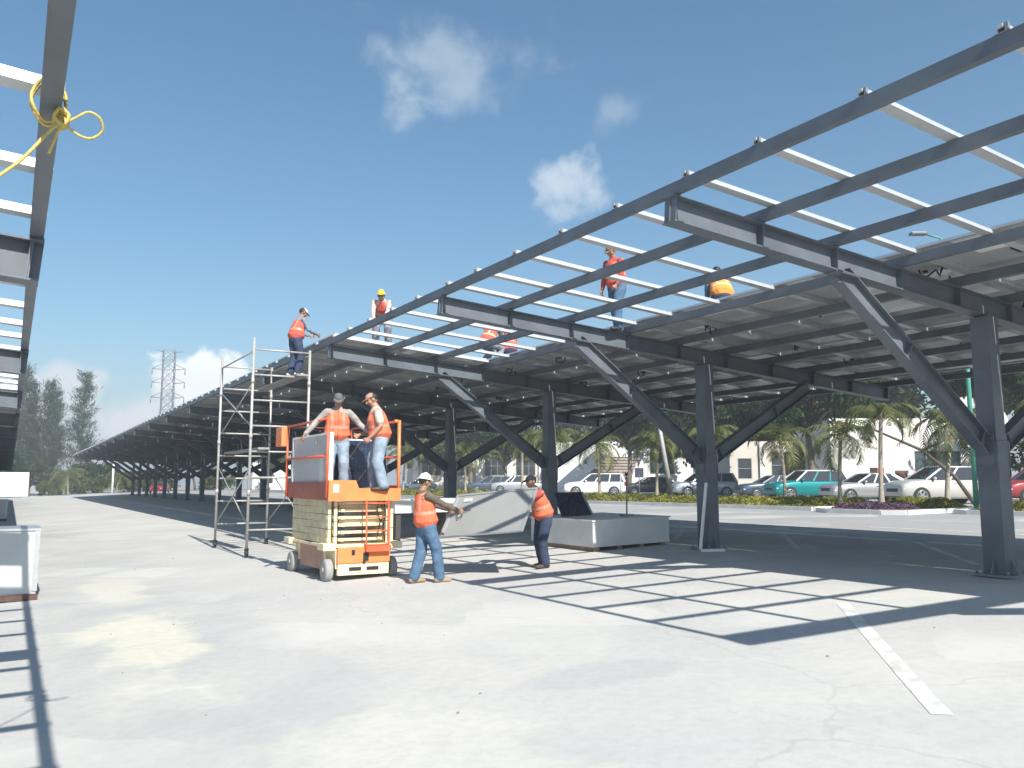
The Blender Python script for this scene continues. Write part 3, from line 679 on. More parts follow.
def ik(a, t, l1, l2, pole):
    a, t = Vector(a), Vector(t); d = t - a; L = min(d.length, (l1 + l2)*.995); d.normalize(); t = a + d*L
    ca = (l1*l1 + L*L - l2*l2)/(2*l1*L); ca = max(-1, min(1, ca)); pole = Vector(pole); pole = (pole - d*pole.dot(d)).normalized()
    return a + d*(l1*ca) + pole*(l1*math.sqrt(1 - ca*ca)), t
def sweep(m, pts, rad, side, n=14):
    """closed tube with rounded ends; rad entries are r or (r_side, r_depth)"""
    pts = [Vector(p) for p in pts]; rad = [r if isinstance(r, tuple) else (r, r) for r in rad]
    d0 = (pts[0] - pts[1]).normalized(); d1 = (pts[-1] - pts[-2]).normalized()
    P, Q = [], []
    for f, e in ((.98, .25), (.62, .75)): P.append(pts[0] + d0*min(rad[0])*f*.8); Q.append((rad[0][0]*e, rad[0][1]*e))
    P += pts; Q += rad
    for f, e in ((.62, .75), (.98, .25)): P.append(pts[-1] + d1*min(rad[-1])*f*.8); Q.append((rad[-1][0]*e, rad[-1][1]*e))
    rings = []
    for i, p in enumerate(P):
        d = (P[min(i+1, len(P)-1)] - P[max(i-1, 0)]).normalized(); s = Vector(side); s = (s - d*s.dot(d))
        if s.length < .05: s = d.orthogonal()
        s.normalize(); u = d.cross(s)
        rings.append([p + s*math.cos(2*math.pi*k/n)*Q[i][0] + u*math.sin(2*math.pi*k/n)*Q[i][1] for k in range(n)])
    m.loft(rings)
_KD = np.random.default_rng(4).normal(size=(14, 3)); _KP = np.random.default_rng(5).uniform(0, 6.28, 14)
def crease(me, amp=.010, f=9.0):                       # soft cloth folds
    n = len(me.vertices); co = np.empty(n*3); me.vertices.foreach_get('co', co); co = co.reshape(-1, 3)
    no = np.empty(n*3); me.vertex_normals.foreach_get('vector', no); no = no.reshape(-1, 3)
    w = sum(np.sin(co @ (k*f*(1.2 + .25*i)*[1, 1, .9]) + p + .8*np.sin(co[:, 0]*17 + co[:, 2]*9 + p))/(1 + .16*i) for i, (k, p) in enumerate(zip(_KD, _KP)))/5.5
    me.vertices.foreach_set('co', (co + no*(amp*w)[:, None]).ravel()); me.update(); return me
def remesh(m, voxel, smooth=2):
    bmesh.ops.recalc_face_normals(m.bm, faces=m.bm.faces[:])
    me = bpy.data.meshes.new('tmp'); m.bm.to_mesh(me); m.bm.free(); o = bpy.data.objects.new('tmp', me); COL.objects.link(o)
    r = o.modifiers.new('r', 'REMESH'); r.mode = 'VOXEL'; r.voxel_size = voxel; r.use_smooth_shade = True
    s = o.modifiers.new('s', 'SMOOTH'); s.factor = .5; s.iterations = smooth
    dg = bpy.context.evaluated_depsgraph_get(); out = bpy.data.meshes.new_from_object(o.evaluated_get(dg)); bpy.data.objects.remove(o); bpy.data.meshes.remove(me)
    return out
def assign(me, mats, fn):
    me.materials.clear()
    for q in mats: me.materials.append(q)
    for p in me.polygons: p.material_index = fn(p.center); p.use_smooth = True
    return me

def person(loc, face, label, h=1.70, lean=0, side=0, twist=0, drop=0, pel=(0, 0), feet=((-.12, 0), (.12, .02)), hands=((-.28, .1, .85), (.28, .1, .85)), look=(0, -20), head_off=(0, 0),
           shirt=SH_GREY, sleeve='long', vest=VEST_O, stripe=STRIPE, trousers=JEANS, shoes=BOOT_T, hat='helmet', hatm=HELM_W, skin=SKIN, gloves=None, grip=True, elbow=(0, -1, -.5), fz=(0, 0), knee=None, toes=None, kneel=False, wide=1.08):
    """local frame: faces +Y, right is +X. feet, hands in metres for a 1.70 m figure. face = world angle of the facing direction, from +X"""
    T = thing('person', loc, label, 'person', 'workers in orange vests', rz=R(face - 90), local=True); k = h/1.70; T.scale = (k*wide, k*wide, k)
    lr, sr = R(lean), R(side); pelv = Vector((pel[0], pel[1], .93 - drop))
    up = Vector((math.sin(sr)*math.cos(lr), math.sin(lr), math.cos(lr)*math.cos(sr))).normalized()
    tw = R(twist); rt = Vector((math.cos(tw), math.sin(tw), 0)); rt = (rt - up*rt.dot(up)).normalized(); fw = up.cross(rt)
    ch = pelv + up*.32 + fw*.01; sh = pelv + up*.49; nk = pelv + up*.555
    lyaw, lp = R(look[0]), R(look[1])
    hd = nk + up*.07 + fw*(.045 + head_off[1]) + rt*head_off[0] + Vector((0, 0, .055))
    hq = Matrix.Rotation(math.atan2(fw.y, fw.x) - math.pi/2 + lyaw, 3, 'Z') @ Matrix.Rotation(lp, 3, 'X')
    hp = [pelv + Vector((s*.092, 0, -.02)) for s in (-1, 1)]; sp = [sh + rt*s*.185 - up*.02 for s in (-1, 1)]
    an, kn, el, wr = [], [], [], []
    for i in (0, 1):
        a = Vector((feet[i][0], feet[i][1] - .02, .085 + fz[i])); kp = knee[i] if knee else (feet[i][0]*.6, 1, 0)
        q, a = ik(hp[i], a, .425, .415, kp); kn.append(q); an.append(a)
        t = Vector(hands[i]); ep = Vector(elbow if not isinstance(elbow[0], tuple) else elbow[i]); ep.x += (-.5 if i == 0 else .5)
        q, t = ik(sp[i], t, .285, .255, ep); el.append(q); wr.append(t)
    # body
    m = MB()
    sweep(m, [pelv - up*.03, pelv + up*.1, pelv + up*.2, ch, sh - up*.03], [(.15, .10), (.13, .09), (.135, .095), (.15, .105), (.14, .085)], rt, 18)
    sweep(m, [sh - up*.02, nk, hd - Vector((0, 0, .05))], [(.085, .06), (.056, .058), (.052, .055)], rt)
    H = lambda x, y, z: hd + hq @ Vector((x, y, z))
    m.ell(hd + hq @ Vector((0, -.008, .025)), (.074, .095, .095), 18, 12, hq)
    sweep(m, [H(0, .02, .02), H(0, .032, -.055), H(0, .042, -.088)], [(.066, .066), (.055, .052), (.030, .032)], hq @ Vector((1, 0, 0)))
    sweep(m, [H(0, .088, .018), H(0, .108, -.022)], [.010, .017], hq @ Vector((1, 0, 0)), 8)
    m.ell(H(0, .084, -.052), (.026, .012, .012), 10, 6, hq); m.ell(H(0, .082, .034), (.045, .012, .012), 10, 6, hq)
    for s in (-1, 1): m.ell(H(s*.077, -.008, -.004), (.011, .022, .034), 8, 6, hq); m.ell(H(s*.038, .055, -.025), (.026, .03, .026), 8, 6, hq)
    for i, s in ((0, -1), (1, 1)):
        sweep(m, [sp[i], sp[i].lerp(el[i], .4), el[i], el[i].lerp(wr[i], .3), wr[i]], [.052, .047, .038, .040, .027], fw)
        sweep(m, [hp[i], hp[i].lerp(kn[i], .3), kn[i], kn[i].lerp(an[i], .3), an[i]], [.085, .078, .052, .054, .036], rt)
        hd_ = (wr[i] - el[i]).normalized(); pn = (rt*(-s)).lerp(fw*-1, .15); pn = (pn - hd_*pn.dot(hd_)).normalized(); ac = hd_.cross(pn)
        if ac.dot(fw) < 0: ac = -ac                                  # thumb side points forward
        pc = wr[i] + hd_*.085
        sweep(m, [wr[i] + hd_*.01, wr[i] + hd_*.045, pc], [(.026, .020), (.040, .017), (.042, .015)], ac, 12)
        for f, L_ in zip((-1.5, -.5, .5, 1.5), (.058, .074, .080, .070)):
            b0 = pc + ac*f*.0215; c1 = .75 if grip else .25; c2 = 1.6 if grip else .55
            d1 = (hd_*math.cos(c1) + pn*math.sin(c1)); d2 = hd_*math.cos(c2) + pn*math.sin(c2)
            sweep(m, [b0 - hd_*.012, b0 + d1*L_*.45, b0 + d1*L_*.45 + d2*L_*.5], [.0105, .0098, .0085], ac, 8)
        tb = wr[i] + hd_*.035 + ac*.034
        sweep(m, [tb - ac*.012, tb + ac*.022 + hd_*.028 + pn*.012, tb + ac*.022 + hd_*.056 + pn*.034], [.015, .012, .010], pn, 8)
    eyes = [H(s*.031, .084, .012) for s in (-1, 1)]; mouth = H(0, .092, -.054)
    gl = [wr[i] for i in (0, 1)]
    def bodymat(c):
        if min((c - e).length for e in eyes) < .011: return 1
        d = c - mouth; d = hq.transposed() @ d
        if abs(d.x) < .024 and abs(d.z) < .006 and d.y > -.03: return 2
        return 0
    bo = bpy.data.objects.new('body', assign(remesh(m, .0072, 1), [skin, EYE, LIP], bodymat)); COL.objects.link(bo); bo.parent = T
    def part(nm, me): o = bpy.data.objects.new(nm, me); COL.objects.link(o); o.parent = T; return o
    # trousers
    m = MB(); sweep(m, [pelv + up*.085, pelv + up*.0, pelv - Vector((0, 0, .07))], [(.158, .122), (.178, .135), (.165, .125)], rt, 18)
    for i in (0, 1):
        lo = an[i] + (kn[i] - an[i]).normalized()*.0
        sweep(m, [hp[i] - Vector((0, 0, .0)), hp[i].lerp(kn[i], .35), kn[i], kn[i].lerp(an[i], .45), lo], [.110, .104, .088, .086, .084], rt)
    part('trousers', assign(crease(remesh(m, .012, 3), .011), [trousers], lambda c: 0))
    # shirt
    m = MB(); sweep(m, [pelv + up*.04, pelv + up*.14, pelv + up*.22, ch, sh - up*.02, sh + up*.03], [(.168, .130), (.158, .12), (.16, .12), (.172, .125), (.165, .10), (.09, .07)], rt, 18)
    for i in (0, 1):
        if sleeve == 'long': sweep(m, [sp[i] - rt*(.02 if i else -.02), sp[i].lerp(el[i], .45), el[i], el[i].lerp(wr[i], .4), el[i].lerp(wr[i], .92)], [.068, .06, .051, .047, .038], fw)
        else: sweep(m, [sp[i] - rt*(.02 if i else -.02), sp[i].lerp(el[i], .4), sp[i].lerp(el[i], .78)], [.068, .064, .062], fw)
    part('shirt', assign(crease(remesh(m, .012, 3)), [shirt], lambda c: 0))
    # vest
    if vest:
        m = MB(); sweep(m, [pelv + up*.06, pelv + up*.15, pelv + up*.24, ch, sh - up*.045], [(.225, .185), (.205, .165), (.195, .156), (.195, .150), (.155, .118)], rt, 22)
        for s in (-1, 1): sweep(m, [sh + rt*s*.10 - up*.06 + fw*.075, sh + rt*s*.105 + up*.025, sh + rt*s*.10 - up*.06 - fw*.075], [(.052, .02)]*3, rt)
        def vm(c):
            d = c - pelv; t = d.dot(up); x = d.dot(rt); y = d.dot(fw)
            if abs(t - .20) < .026: return 1
            if .075 < abs(x) < .118 and t > .2: return 1
            if abs(x) < .008 and y > 0: return 2
            if (y > 0 and abs(abs(x) - .10) < .04 and abs(t - .155) < .004): return 2
            return 0
        part('vest', assign(crease(remesh(m, .0095, 2), .011, 7), [vest, stripe, ZIP], vm))
    # shoes
    for i in (0, 1):
        yaw = 0 if toes is None else R(toes[i]); td = Vector((math.sin(yaw), math.cos(yaw), 0)); ts = Vector((td.y, -td.x, 0)); f0 = Vector((an[i].x, an[i].y, an[i].z - .085))
        m = MB(); z_ = Vector((0, 0, 1))
        if kneel and i == 1: td = Vector((0, .25, -.97)); z_ = Vector((0, -1, .2))
        sweep(m, [f0 - td*.055 + z_*.048, f0 + td*.03 + z_*.050, f0 + td*.11 + z_*.040, f0 + td*.175 + z_*.034], [(.042, .047), (.046, .050), (.052, .039), (.044, .032)], ts, 14)
        sweep(m, [f0 + z_*.06, f0 + z_*.15], [.052, .056], ts, 12)
        part('boot', assign(remesh(m, .010, 1), [shoes], lambda c: 0))
    # hair and hat
    m = MB(); m.ell(H(0, -.016, .034), (.0795, .094, .094), 18, 12, hq)
    for v in list(m.bm.verts):
        d = hq.transposed() @ (v.co - hd)
        if d.z < -.01 - .35*d.y*0 and d.y > -.03 or d.z < -.05: m.bm.verts.remove(v)
        elif d.y > .055 and d.z < .05: m.bm.verts.remove(v)
    m.build('hair', HAIRM).parent = T
    m = MB(); rings = []; n = 24; R0 = .097 if hat == 'helmet' else .089; hz = .050 if hat == 'helmet' else .045; top = .105 if hat == 'helmet' else .085
    for a in np.linspace(0, math.pi/2*.96, 8): rings.append([H(R0*.87*math.cos(a)*math.cos(2*math.pi*j/n), -.006 + R0*1.09*math.cos(a)*math.sin(2*math.pi*j/n), hz + top*math.sin(a)) for j in range(n)])
    m.loft(rings)
    if hat == 'helmet':
        fl = [[H((R0*.87 + e)*math.cos(2*math.pi*j/n), -.006 + (R0*1.09 + e + (.03*max(0, math.sin(2*math.pi*j/n))**2 if e > 0 else 0))*math.sin(2*math.pi*j/n), hz + z) for j in range(n)] for e, z in ((-.012, .012), (.002, .012), (.024, .0), (.024, -.006), (-.012, -.004))]
        m.loft(fl); sweep(m, [H(0, -.085, hz+.07), H(0, 0, hz+top+.005), H(0, .085, hz+.07)], [(.012, .01)]*3, hq @ Vector((1, 0, 0)), 8); nm = 'helmet'
    else:
        vis = []
        for e, z in ((0, 0), (0, .008)): vis.append([H(.072*math.sin(t), .055 + .115*max(0, math.cos(t))**.7, hz - .0 + z - .025*max(0, math.cos(t))) for t in np.linspace(-math.pi/2, math.pi/2, 13)] + [H(.06*math.sin(t), .05, hz + z) for t in np.linspace(math.pi/2, -math.pi/2, 7)])
        m.loft(vis, smooth=False); nm = 'cap'
    m.build(nm, hatm).parent = T
    if gloves:
        m = MB(); i = gloves if isinstance(gloves, int) and gloves in (0, 1) else 0
        hd_ = (wr[i] - el[i]).normalized(); sweep(m, [wr[i] - hd_*.05, wr[i] + hd_*.03, wr[i] + hd_*.09, wr[i] + hd_*.14], [(.040, .036), (.043, .032), (.050, .034), (.038, .032)], fw, 12)
        part('glove', assign(remesh(m, .008, 1), [GLOVE], lambda c: 0))
    return T

# angles: 0 = +X (right, away), 90 = +Y (away left), 180 = -X, -90 = towards the sun
person((5.97, 12.70, zg(5.97)), 2, 'worker in white helmet and tan boots holding the left end of the carried panel', h=1.74, lean=-7, feet=((-.10, -.12), (.10, .20)), hands=((-.10, .46, 1.14), (.22, .50, 1.12)), look=(10, -10),
       shirt=SH_OLIVE, vest=VEST_O, stripe=STRIPE_D, trousers=JEANS, shoes=BOOT_T, hat='helmet', hatm=HELM_W, toes=(-5, 5))
person((8.33, 12.80, zg(8.33)), 178, 'worker in black cap and red sleeves holding the right end of the carried panel', h=1.68, lean=20, feet=((-.10, .02), (.10, -.06)), hands=((-.02, .50, 1.12), (.24, .46, 1.02)), look=(8, -12),
       shirt=SH_RED, vest=VEST_O, stripe=STRIPE_D, trousers=JEANS_D, shoes=BOOT_B, hat='cap', hatm=CAP_B, skin=SKINL, pel=(0, -.04), elbow=((-.6, -.6, .6), (.3, -.6, -.5)))
person((5.02, 14.50, 1.485), -105, 'worker in grey cap and pale long sleeves, arms spread on the lift railing', h=1.72, lean=7, feet=((-.12, 0), (.12, -.02)), hands=((-.52, .10, 1.04), (.52, .04, .98)), look=(-4, -30),
       shirt=SH_GREY, vest=VEST_O, stripe=STRIPE_D, trousers=JEANS_L, shoes=BOOT_B, hat='cap', hatm=CAP_G, elbow=(0, -.3, -.6))
person((5.68, 14.06, 1.475), 165, 'worker in tan cap, short sleeves and baggy pale jeans on the lift edge', h=1.74, lean=8, feet=((-.11, -.03), (.11, .08)), hands=((-.20, .18, .92), (.26, .28, 1.0)), look=(0, -26),
       shirt=SH_BEIGE, sleeve='short', vest=VEST_O, stripe=STRIPE_D, trousers=JEANS_L, shoes=BOOT_B, hat='cap', hatm=CAP_T, skin=SKINL, gloves=0, elbow=(0, -1, 0), wide=1.17)
person((5.80, 20.0, 4.215), 12, 'worker in white cap on the scaffold plank reaching to the roof edge', h=1.72, lean=12, feet=((-.10, -.03), (.10, .05)), hands=((-.14, .42, 1.08), (.18, .44, 1.06)), look=(-5, -28),
       shirt=SH_BLUE, vest=VEST_R, stripe=STRIPE_D, trousers=NAVY, shoes=SHOE_W, hat='cap', hatm=CAP_W)
ztop = lambda x: zb(x) + .152 + .069 + .04
person((7.66, 18.95, ztop(7.66)), -120, 'worker in yellow helmet bending over on the canopy roof', h=1.70, lean=48, drop=.14, pel=(0, -.16), feet=((-.14, -.02), (.14, .06)), hands=((-.10, .50, .60), (.14, .48, .58)), look=(0, -20),
       shirt=SH_PINK, vest=VEST_R, stripe=STRIPE_D, trousers=GREYP, shoes=BOOT_B, hat='helmet', hatm=HELM_Y)
person((10.60, 18.75, ztop(10.6)), 20, 'worker in grey trousers on the roof seen below the second beam, left of a pair', h=1.70, lean=24, drop=.40, pel=(0, -.14), feet=((-.2, 0.02), (.2, .05)), hands=((-.16, .44, .52), (.2, .44, .5)), look=(0, -30),
       shirt=SH_OLIVE, vest=VEST_R, stripe=STRIPE, trousers=GREYP, shoes=BOOT_B, hat='cap', hatm=CAP_B)
person((11.22, 18.85, ztop(11.22)), 70, 'worker in dark jeans on the roof seen below the second beam, right of a pair', h=1.66, lean=28, drop=.46, pel=(0, -.16), feet=((-.2, 0.02), (.2, .05)), hands=((-.2, .46, .46), (.2, .46, .46)), look=(0, -30),
       shirt=SH_RED, vest=VEST_R, stripe=STRIPE_D, trousers=JEANS_D, shoes=BOOT_B, hat='cap', hatm=CAP_BR)
person((9.92, 12.52, zb(9.92) + .002), 190, 'worker in brown cap and blue jeans balancing on the open roof beam', h=1.70, lean=10, feet=((-.10, .12), (.10, -.14)), hands=((-.18, .22, .88), (.26, .12, .84)), look=(8, -38),
       shirt=SH_RED, vest=VEST_R, stripe=STRIPE_D, trousers=JEANS, shoes=BOOT_B, hat='cap', hatm=CAP_BR)
person((11.75, 11.6, ztop(11.75)), 60, 'worker kneeling on roof panels with his back turned, amber vest crossed by yellow stripes', h=1.68, lean=30, drop=.34, pel=(0, -.18), feet=((-.14, .08), (.14, -.34)), fz=(0, .02), hands=((-.16, .40, .40), (.18, .40, .40)), look=(0, -38),
       shirt=SH_BLUE, vest=VEST_Y, stripe=STRIPE, trousers=JEANS_D, shoes=BOOT_B, hat='cap', hatm=CAP_G)

# ------------------------------------------------------------------ cars
GLASS = mat('car_glass', (.03, .035, .04), .06, 0, .1, 2, spec=.8, coat=.5); CHROME = mat('wheel_alloy', (.45, .46, .47), .3, .8, .1, 9); LAMPW = mat('headlight_lens', (.7, .72, .74), .12, 0, .05, 9, coat=.6); LAMPR = mat('taillight_lens', (.35, .02, .015), .2, 0, .1, 9, coat=.5)
def paint(name, c, metal=.25): return mat(name, c, .32, metal, .05, 1.2, coat=.35)
SPEC = {'suv': dict(L=4.55, W=1.80, H=1.68, hood=.98, belt=1.06, hb=(-2.2, 1.02), rf=(-1.98, .28), deck=None, r=.345),
        'van': dict(L=4.75, W=1.84, H=1.70, hood=1.02, belt=1.08, hb=(-2.3, 1.25), rf=(-2.02, .35), deck=None, r=.35),
        'sedan': dict(L=4.5, W=1.74, H=1.44, hood=.90, belt=.95, hb=(-1.75, .95), rf=(-1.0, .15), deck=.98, r=.31),
        'pickup': dict(L=5.1, W=1.80, H=1.72, hood=1.05, belt=1.10, hb=(-.6, 1.15), rf=(-.45, .45), deck=1.02, r=.36)}
def car(kind, col, loc, face, label, two_tone=None, roofc=None, group='cars parked beyond the drive'):
    p = SPEC[kind]; T = thing('parked_car', (*loc[:2], loc[2]), label, 'car', group, rz=R(face), local=True)
    L2, Wd, r = p['L']/2, p['W']/2, p['r']; wx = (L2 - .86, -L2 + .88)
    def add_(nm, m, mt, par=None): o = m.build(nm, mt); o.parent = par or T; _OFF[o.name] = Vector(); return o
    def top(x):                                                        # shoulder height along the car
        hf = p['hb'][1]
        if x > hf: t = (x - hf)/(L2 - hf); return p['belt']*(1-t) + p['hood']*t - .20*max(0, t - .55)**1.3*2
        if x < p['hb'][0]: return (p['deck'] or p['belt']) - .05*((p['hb'][0] - x)/(L2 + p['hb'][0] + 1e-3))
        return p['belt'] + .02
    xs_ = [-L2, -L2+.04, -L2+.2, -L2+.5, p['hb'][0], -.9, 0, .7, p['hb'][1], p['hb'][1]+.35, L2-.45, L2-.15, L2-.03, L2]; xs_ = sorted(set(round(x, 3) for x in xs_))
    m = MB(); rings = []
    for x in xs_:
        e = max(0, abs(x) - (L2 - .5))/.5; w = Wd*(1 - .13*e**2); zt = top(x); z0 = .24 + .10*e**2; zt2 = zt - .03*(abs(x) > L2 - .05)
        if abs(x) >= L2 - .001: z0, zt2, w = .36, zt - .14, w*.95
        half = [(0, z0), (w*.80, z0), (w*.97, z0+.10), (w, (z0+zt2)*.52), (w*.985, zt2-.12), (w*.93, zt2-.03), (w*.80, zt2), (0, zt2+.025)]
        rings.append([Vector((x, y, z)) for y, z in half] + [Vector((x, -y, z)) for y, z in half[-2:0:-1]])
    m.loft(rings); body = add_('body', m, col)
    if two_tone: 
        m = MB(); 
        for s in (-1, 1): m.bar((-L2+.5, s*(Wd+.004), .42), (L2-.6, s*(Wd+.004), .42), .012, .26)
        add_('lower_trim', m, two_tone)
    # cabin: glass frustum with roof and pillars over it
    xb0, xb1 = p['hb']; xr0, xr1 = p['rf']; zb_, zr = p['belt'], p['H']; wb, wr_ = Wd*.93, Wd*.74
    B = lambda f, s, t: Vector(((xb0 + (xb1-xb0)*f)*(1-t) + (xr0 + (xr1-xr0)*f)*t, s*(wb*(1-t) + wr_*t), zb_*(1-t) + (zr-.05)*t))
    m = MB(); m.loft([[B(0, -1, t), B(.5, -1, t), B(1, -1, t), B(1, -.5, t) + Vector((.05, 0, 0)), B(1, .5, t) + Vector((.05, 0, 0)), B(1, 1, t), B(.5, 1, t), B(0, 1, t)] for t in (0, .5, 1)], smooth=False); add_('window', m, GLASS)
    rc = roofc or col
    m = MB(); rr_ = []
    for z, e in ((zr-.065, .02), (zr-.03, .025), (zr-.005, -.06), (zr+.012, -.25)):
        a, c, w = xr0 - e, xr1 + e*1.2, wr_ + e*.9
        rr_.append([Vector((a, -w*.9, z)), Vector((a+.1, -w, z)), Vector((c-.12, -w, z)), Vector((c, -w*.85, z)), Vector((c, w*.85, z)), Vector((c-.12, w, z)), Vector((a+.1, w, z)), Vector((a, w*.9, z))])
    m.loft(rr_); add_('roof', m, rc)
    for s in (-1, 1):
        for f in ((0, .012), (.36, .36), (.68, .68), (1, .995)):
            if kind == 'pickup' and f[0] == .36: continue
            m = MB(); m.bar(B(f[0], s*1.004, 0), B(f[1], s*1.004, 1), .075 if f[0] not in (0,) else .14, .035, up=(0, s, .3)); add_('pillar', m, rc if f[0] in (0, 1) else col)
    if kind == 'pickup':
        m = MB(); m.box((-1.6, 0, .99), (1.7, Wd*1.6, .1)); add_('bed', m, BLACKP)
    for x in wx:
        for s in (-1, 1):
            m = MB(); m.cyl((x, s*(Wd-.10), r), (x, s*(Wd+.006), r), r+.055, 26); add_('wheel_arch', m, BLACKP)
            m = MB(); n = 24; prof = [(-.09, r-.1), (-.09, r-.02), (-.06, r), (.06, r), (.09, r-.02), (.09, r-.11)]
            m.loft([[Vector((x + q*math.cos(2*math.pi*j/n), s*(Wd-.065+a), r+.0 + q*math.sin(2*math.pi*j/n))) for j in range(n)] for a, q in [(a_*s if s > 0 else -a_*-1*s*-1, q_) for a_, q_ in prof]]); wh = add_('wheel', m, TYRE)
            m = MB(); y = s*(Wd+.028)
            for j in range(6):
                a = 2*math.pi*j/6; m.bar((x, y, r), (x + (r-.1)*math.cos(a), y, r + (r-.1)*math.sin(a)), .012, .07, up=(-math.sin(a), 0, math.cos(a)))
            m.tube([(x + (r-.105)*math.cos(t), y, r + (r-.105)*math.sin(t)) for t in np.linspace(0, 2*math.pi, 25)], .02, 6, cap=False); m.cyl((x, y-.01, r), (x, y+.012, r), .06, 10)
            add_('rim', m, CHROME, wh)
    for s in (-1, 1):
        zt = top(L2-.1); m = MB(); m.ell((L2-.16, s*Wd*.72, zt-.22), (.17, .20, .085), 12, 8); add_('headlight', m, LAMPW)
        m = MB(); m.box((-L2+.06, s*Wd*.80, p['belt']-.14 if p['deck'] is None else .80), (.14, .22, .30 if p['deck'] is None else .16), bevel=.02); add_('taillight', m, LAMPR)
        m = MB(); m.ell((xb1-.35, s*(Wd+.06), p['belt']+.06), (.07, .10, .07), 10, 6); add_('mirror', m, col)
        m = MB()
        for f in (.30, .62): x = xb0 + (xb1-xb0)*f; m.box((x, s*(Wd*.99), p['belt']-.16), (.16, .03, .03))
        add_('door_handle', m, CHROME)
    m = MB(); m.box((L2-.02, 0, .62), (.06, Wd*1.0, .16), bevel=.02); m.box((L2-.06, 0, .36), (.08, Wd*1.5, .12), bevel=.02); add_('grille', m, BLACKP)
    return T
def gl(x, y): return (x, y, zg(x) + .004)
FACE = 149.0
P_SIL = paint('champagne_paint', (.55, .53, .49), .3); P_SED = paint('silver_paint', (.46, .46, .47), .5); P_TEAL = paint('teal_paint', (.0, .21, .22), .2); P_DB = paint('slate_paint', (.07, .10, .14)); P_GRY = paint('grey_silver_paint', (.40, .43, .46), .4); P_DK = paint('charcoal_paint', (.035, .035, .045)); P_WH = paint('white_car_paint', (.80, .80, .79), 0); P_RED = paint('red_paint', (.30, .03, .03), .1)
car('van', P_SIL, gl(36.6, 22.7), FACE + 6, 'champagne people carrier nearest the right column')
car('sedan', P_SED, gl(37.2, 27.0), FACE + 8, 'silver sedan parked behind the champagne car')
car('suv', P_TEAL, gl(38.9, 32.2), FACE + 10, 'teal off roader beside the silver sedan', roofc=P_WH)
car('sedan', P_DB, gl(40.9, 36.4), FACE + 6, 'dark slate blue sedan left of the teal car')
car('suv', P_GRY, gl(41.5, 43.2), FACE + 10, 'grey silver off roader parked behind the second column')
car('sedan', P_DK, gl(43.0, 50.6), FACE + 4, 'charcoal black sedan between the white and grey off roaders')
car('suv', P_WH, gl(37.4, 50.3), FACE - 2, 'white off roader parked in front of the outdoor stairs')
car('pickup', P_GRY, gl(42.6, 70.0), FACE + 6, 'pale pickup truck seen above the carried panel')
car('van', P_DB, gl(43.9, 77.5), FACE + 4, 'dark people carrier left of the pale pickup')
car('suv', P_RED, gl(42.3, 21.2), FACE + 6, 'dark red off roader at the right edge, behind the champagne car')
car('sedan', P_RED, gl(17.0, 118.5), -112, 'small red sedan far away under the canopy'); car('sedan', P_WH, gl(36.5, 112.0), FACE + 12, 'small white sedan far away under the canopy'); car('van', P_DK, gl(39.0, 100.0), FACE + 12, 'black people carrier far away under the canopy'); car('sedan', P_GRY, gl(42.0, 92.0), FACE + 12, 'grey sedan far away under the canopy')

# ------------------------------------------------------------------ vegetation
def leaf_mesh(name, P, D, size, material, asp=.45, droop=0):
    """one quad per leaf: centres P, axis D"""
    n = len(P); D = D/np.linalg.norm(D, axis=1, keepdims=True); A = RNG.normal(size=(n, 3)); S_ = np.cross(D, A); S_ /= np.linalg.norm(S_, axis=1, keepdims=True)
    sz = size*RNG.uniform(.6, 1.35, (n, 1)); a = D*sz/2; b_ = S_*sz*asp/2
    V = np.stack([P - a, P + b_ - a*.1, P + a, P - b_ - a*.1], 1).reshape(-1, 3); F = np.arange(4*n).reshape(-1, 4)
    me = bpy.data.meshes.new(name); me.from_pydata(V.tolist(), [], F.tolist()); 
    for q in (material if isinstance(material, list) else [material]): me.materials.append(q)
    return me
def limb_tree(h, cr, ch, nclump, nleaf, leaf, seed, lm, trunk_r=.16, base=.3):
    """returns trunk mesh and crown mesh for a broadleaf tree"""
    rg = np.random.default_rng(seed); m = MB(); zc = h - ch/2
    tip = Vector((rg.normal()*.2, rg.normal()*.2, h*base)); m.tube([(0, 0, -.1), tip*.5 + Vector((.05, .03, 0)), tip], [trunk_r*1.25, trunk_r, trunk_r*.85], 9)
    C = []
    while len(C) < nclump:
        p = rg.uniform(-1, 1, 3)
        if np.linalg.norm(p) < 1: C.append(p*[cr, cr, ch/2]*(1 if rg.random() < .7 else 1.12) + [0, 0, zc])
    for i, c in enumerate(C):
        if i % 2 == 0: q = Vector(c); mid = tip.lerp(q, .5) + Vector((rg.normal()*.2, rg.normal()*.2, .25)); m.tube([tip, mid, tip.lerp(q, .92)], [trunk_r*.5, trunk_r*.28, .02], 6)
    Ps, Ds, sh = [], [], []
    for c in C:
        k = int(nleaf/nclump*rg.uniform(.5, 1.5)); rad = cr*rg.uniform(.20, .36); d = rg.normal(size=(k, 3)); d /= np.linalg.norm(d, axis=1, keepdims=True)
        Ps.append(c + d*rad*rg.uniform(.35, 1.05, (k, 1))*[1, 1, .75]); Ds.append(d + rg.normal(size=(k, 3))*.7 + [0, 0, -.35]); sh += [int(rg.random()*2)]*k
    cm = leaf_mesh('crown', np.concatenate(Ps), np.concatenate(Ds), leaf, lm)
    if isinstance(lm, list): cm.polygons.foreach_set('material_index', np.array(sh, dtype=np.int32) % len(lm))
    return m.mesh('trunk', BARK), cm
def plant(name, loc, meshes, label, cat, group, sc=1, rz=0):
    T = thing(name, loc, label, cat, group, rz=rz, local=True); T.scale = (sc,)*3 if not isinstance(sc, tuple) else sc
    for nm, me in meshes: o = bpy.data.objects.new(nm, me); COL.objects.link(o); o.parent = T
    return T
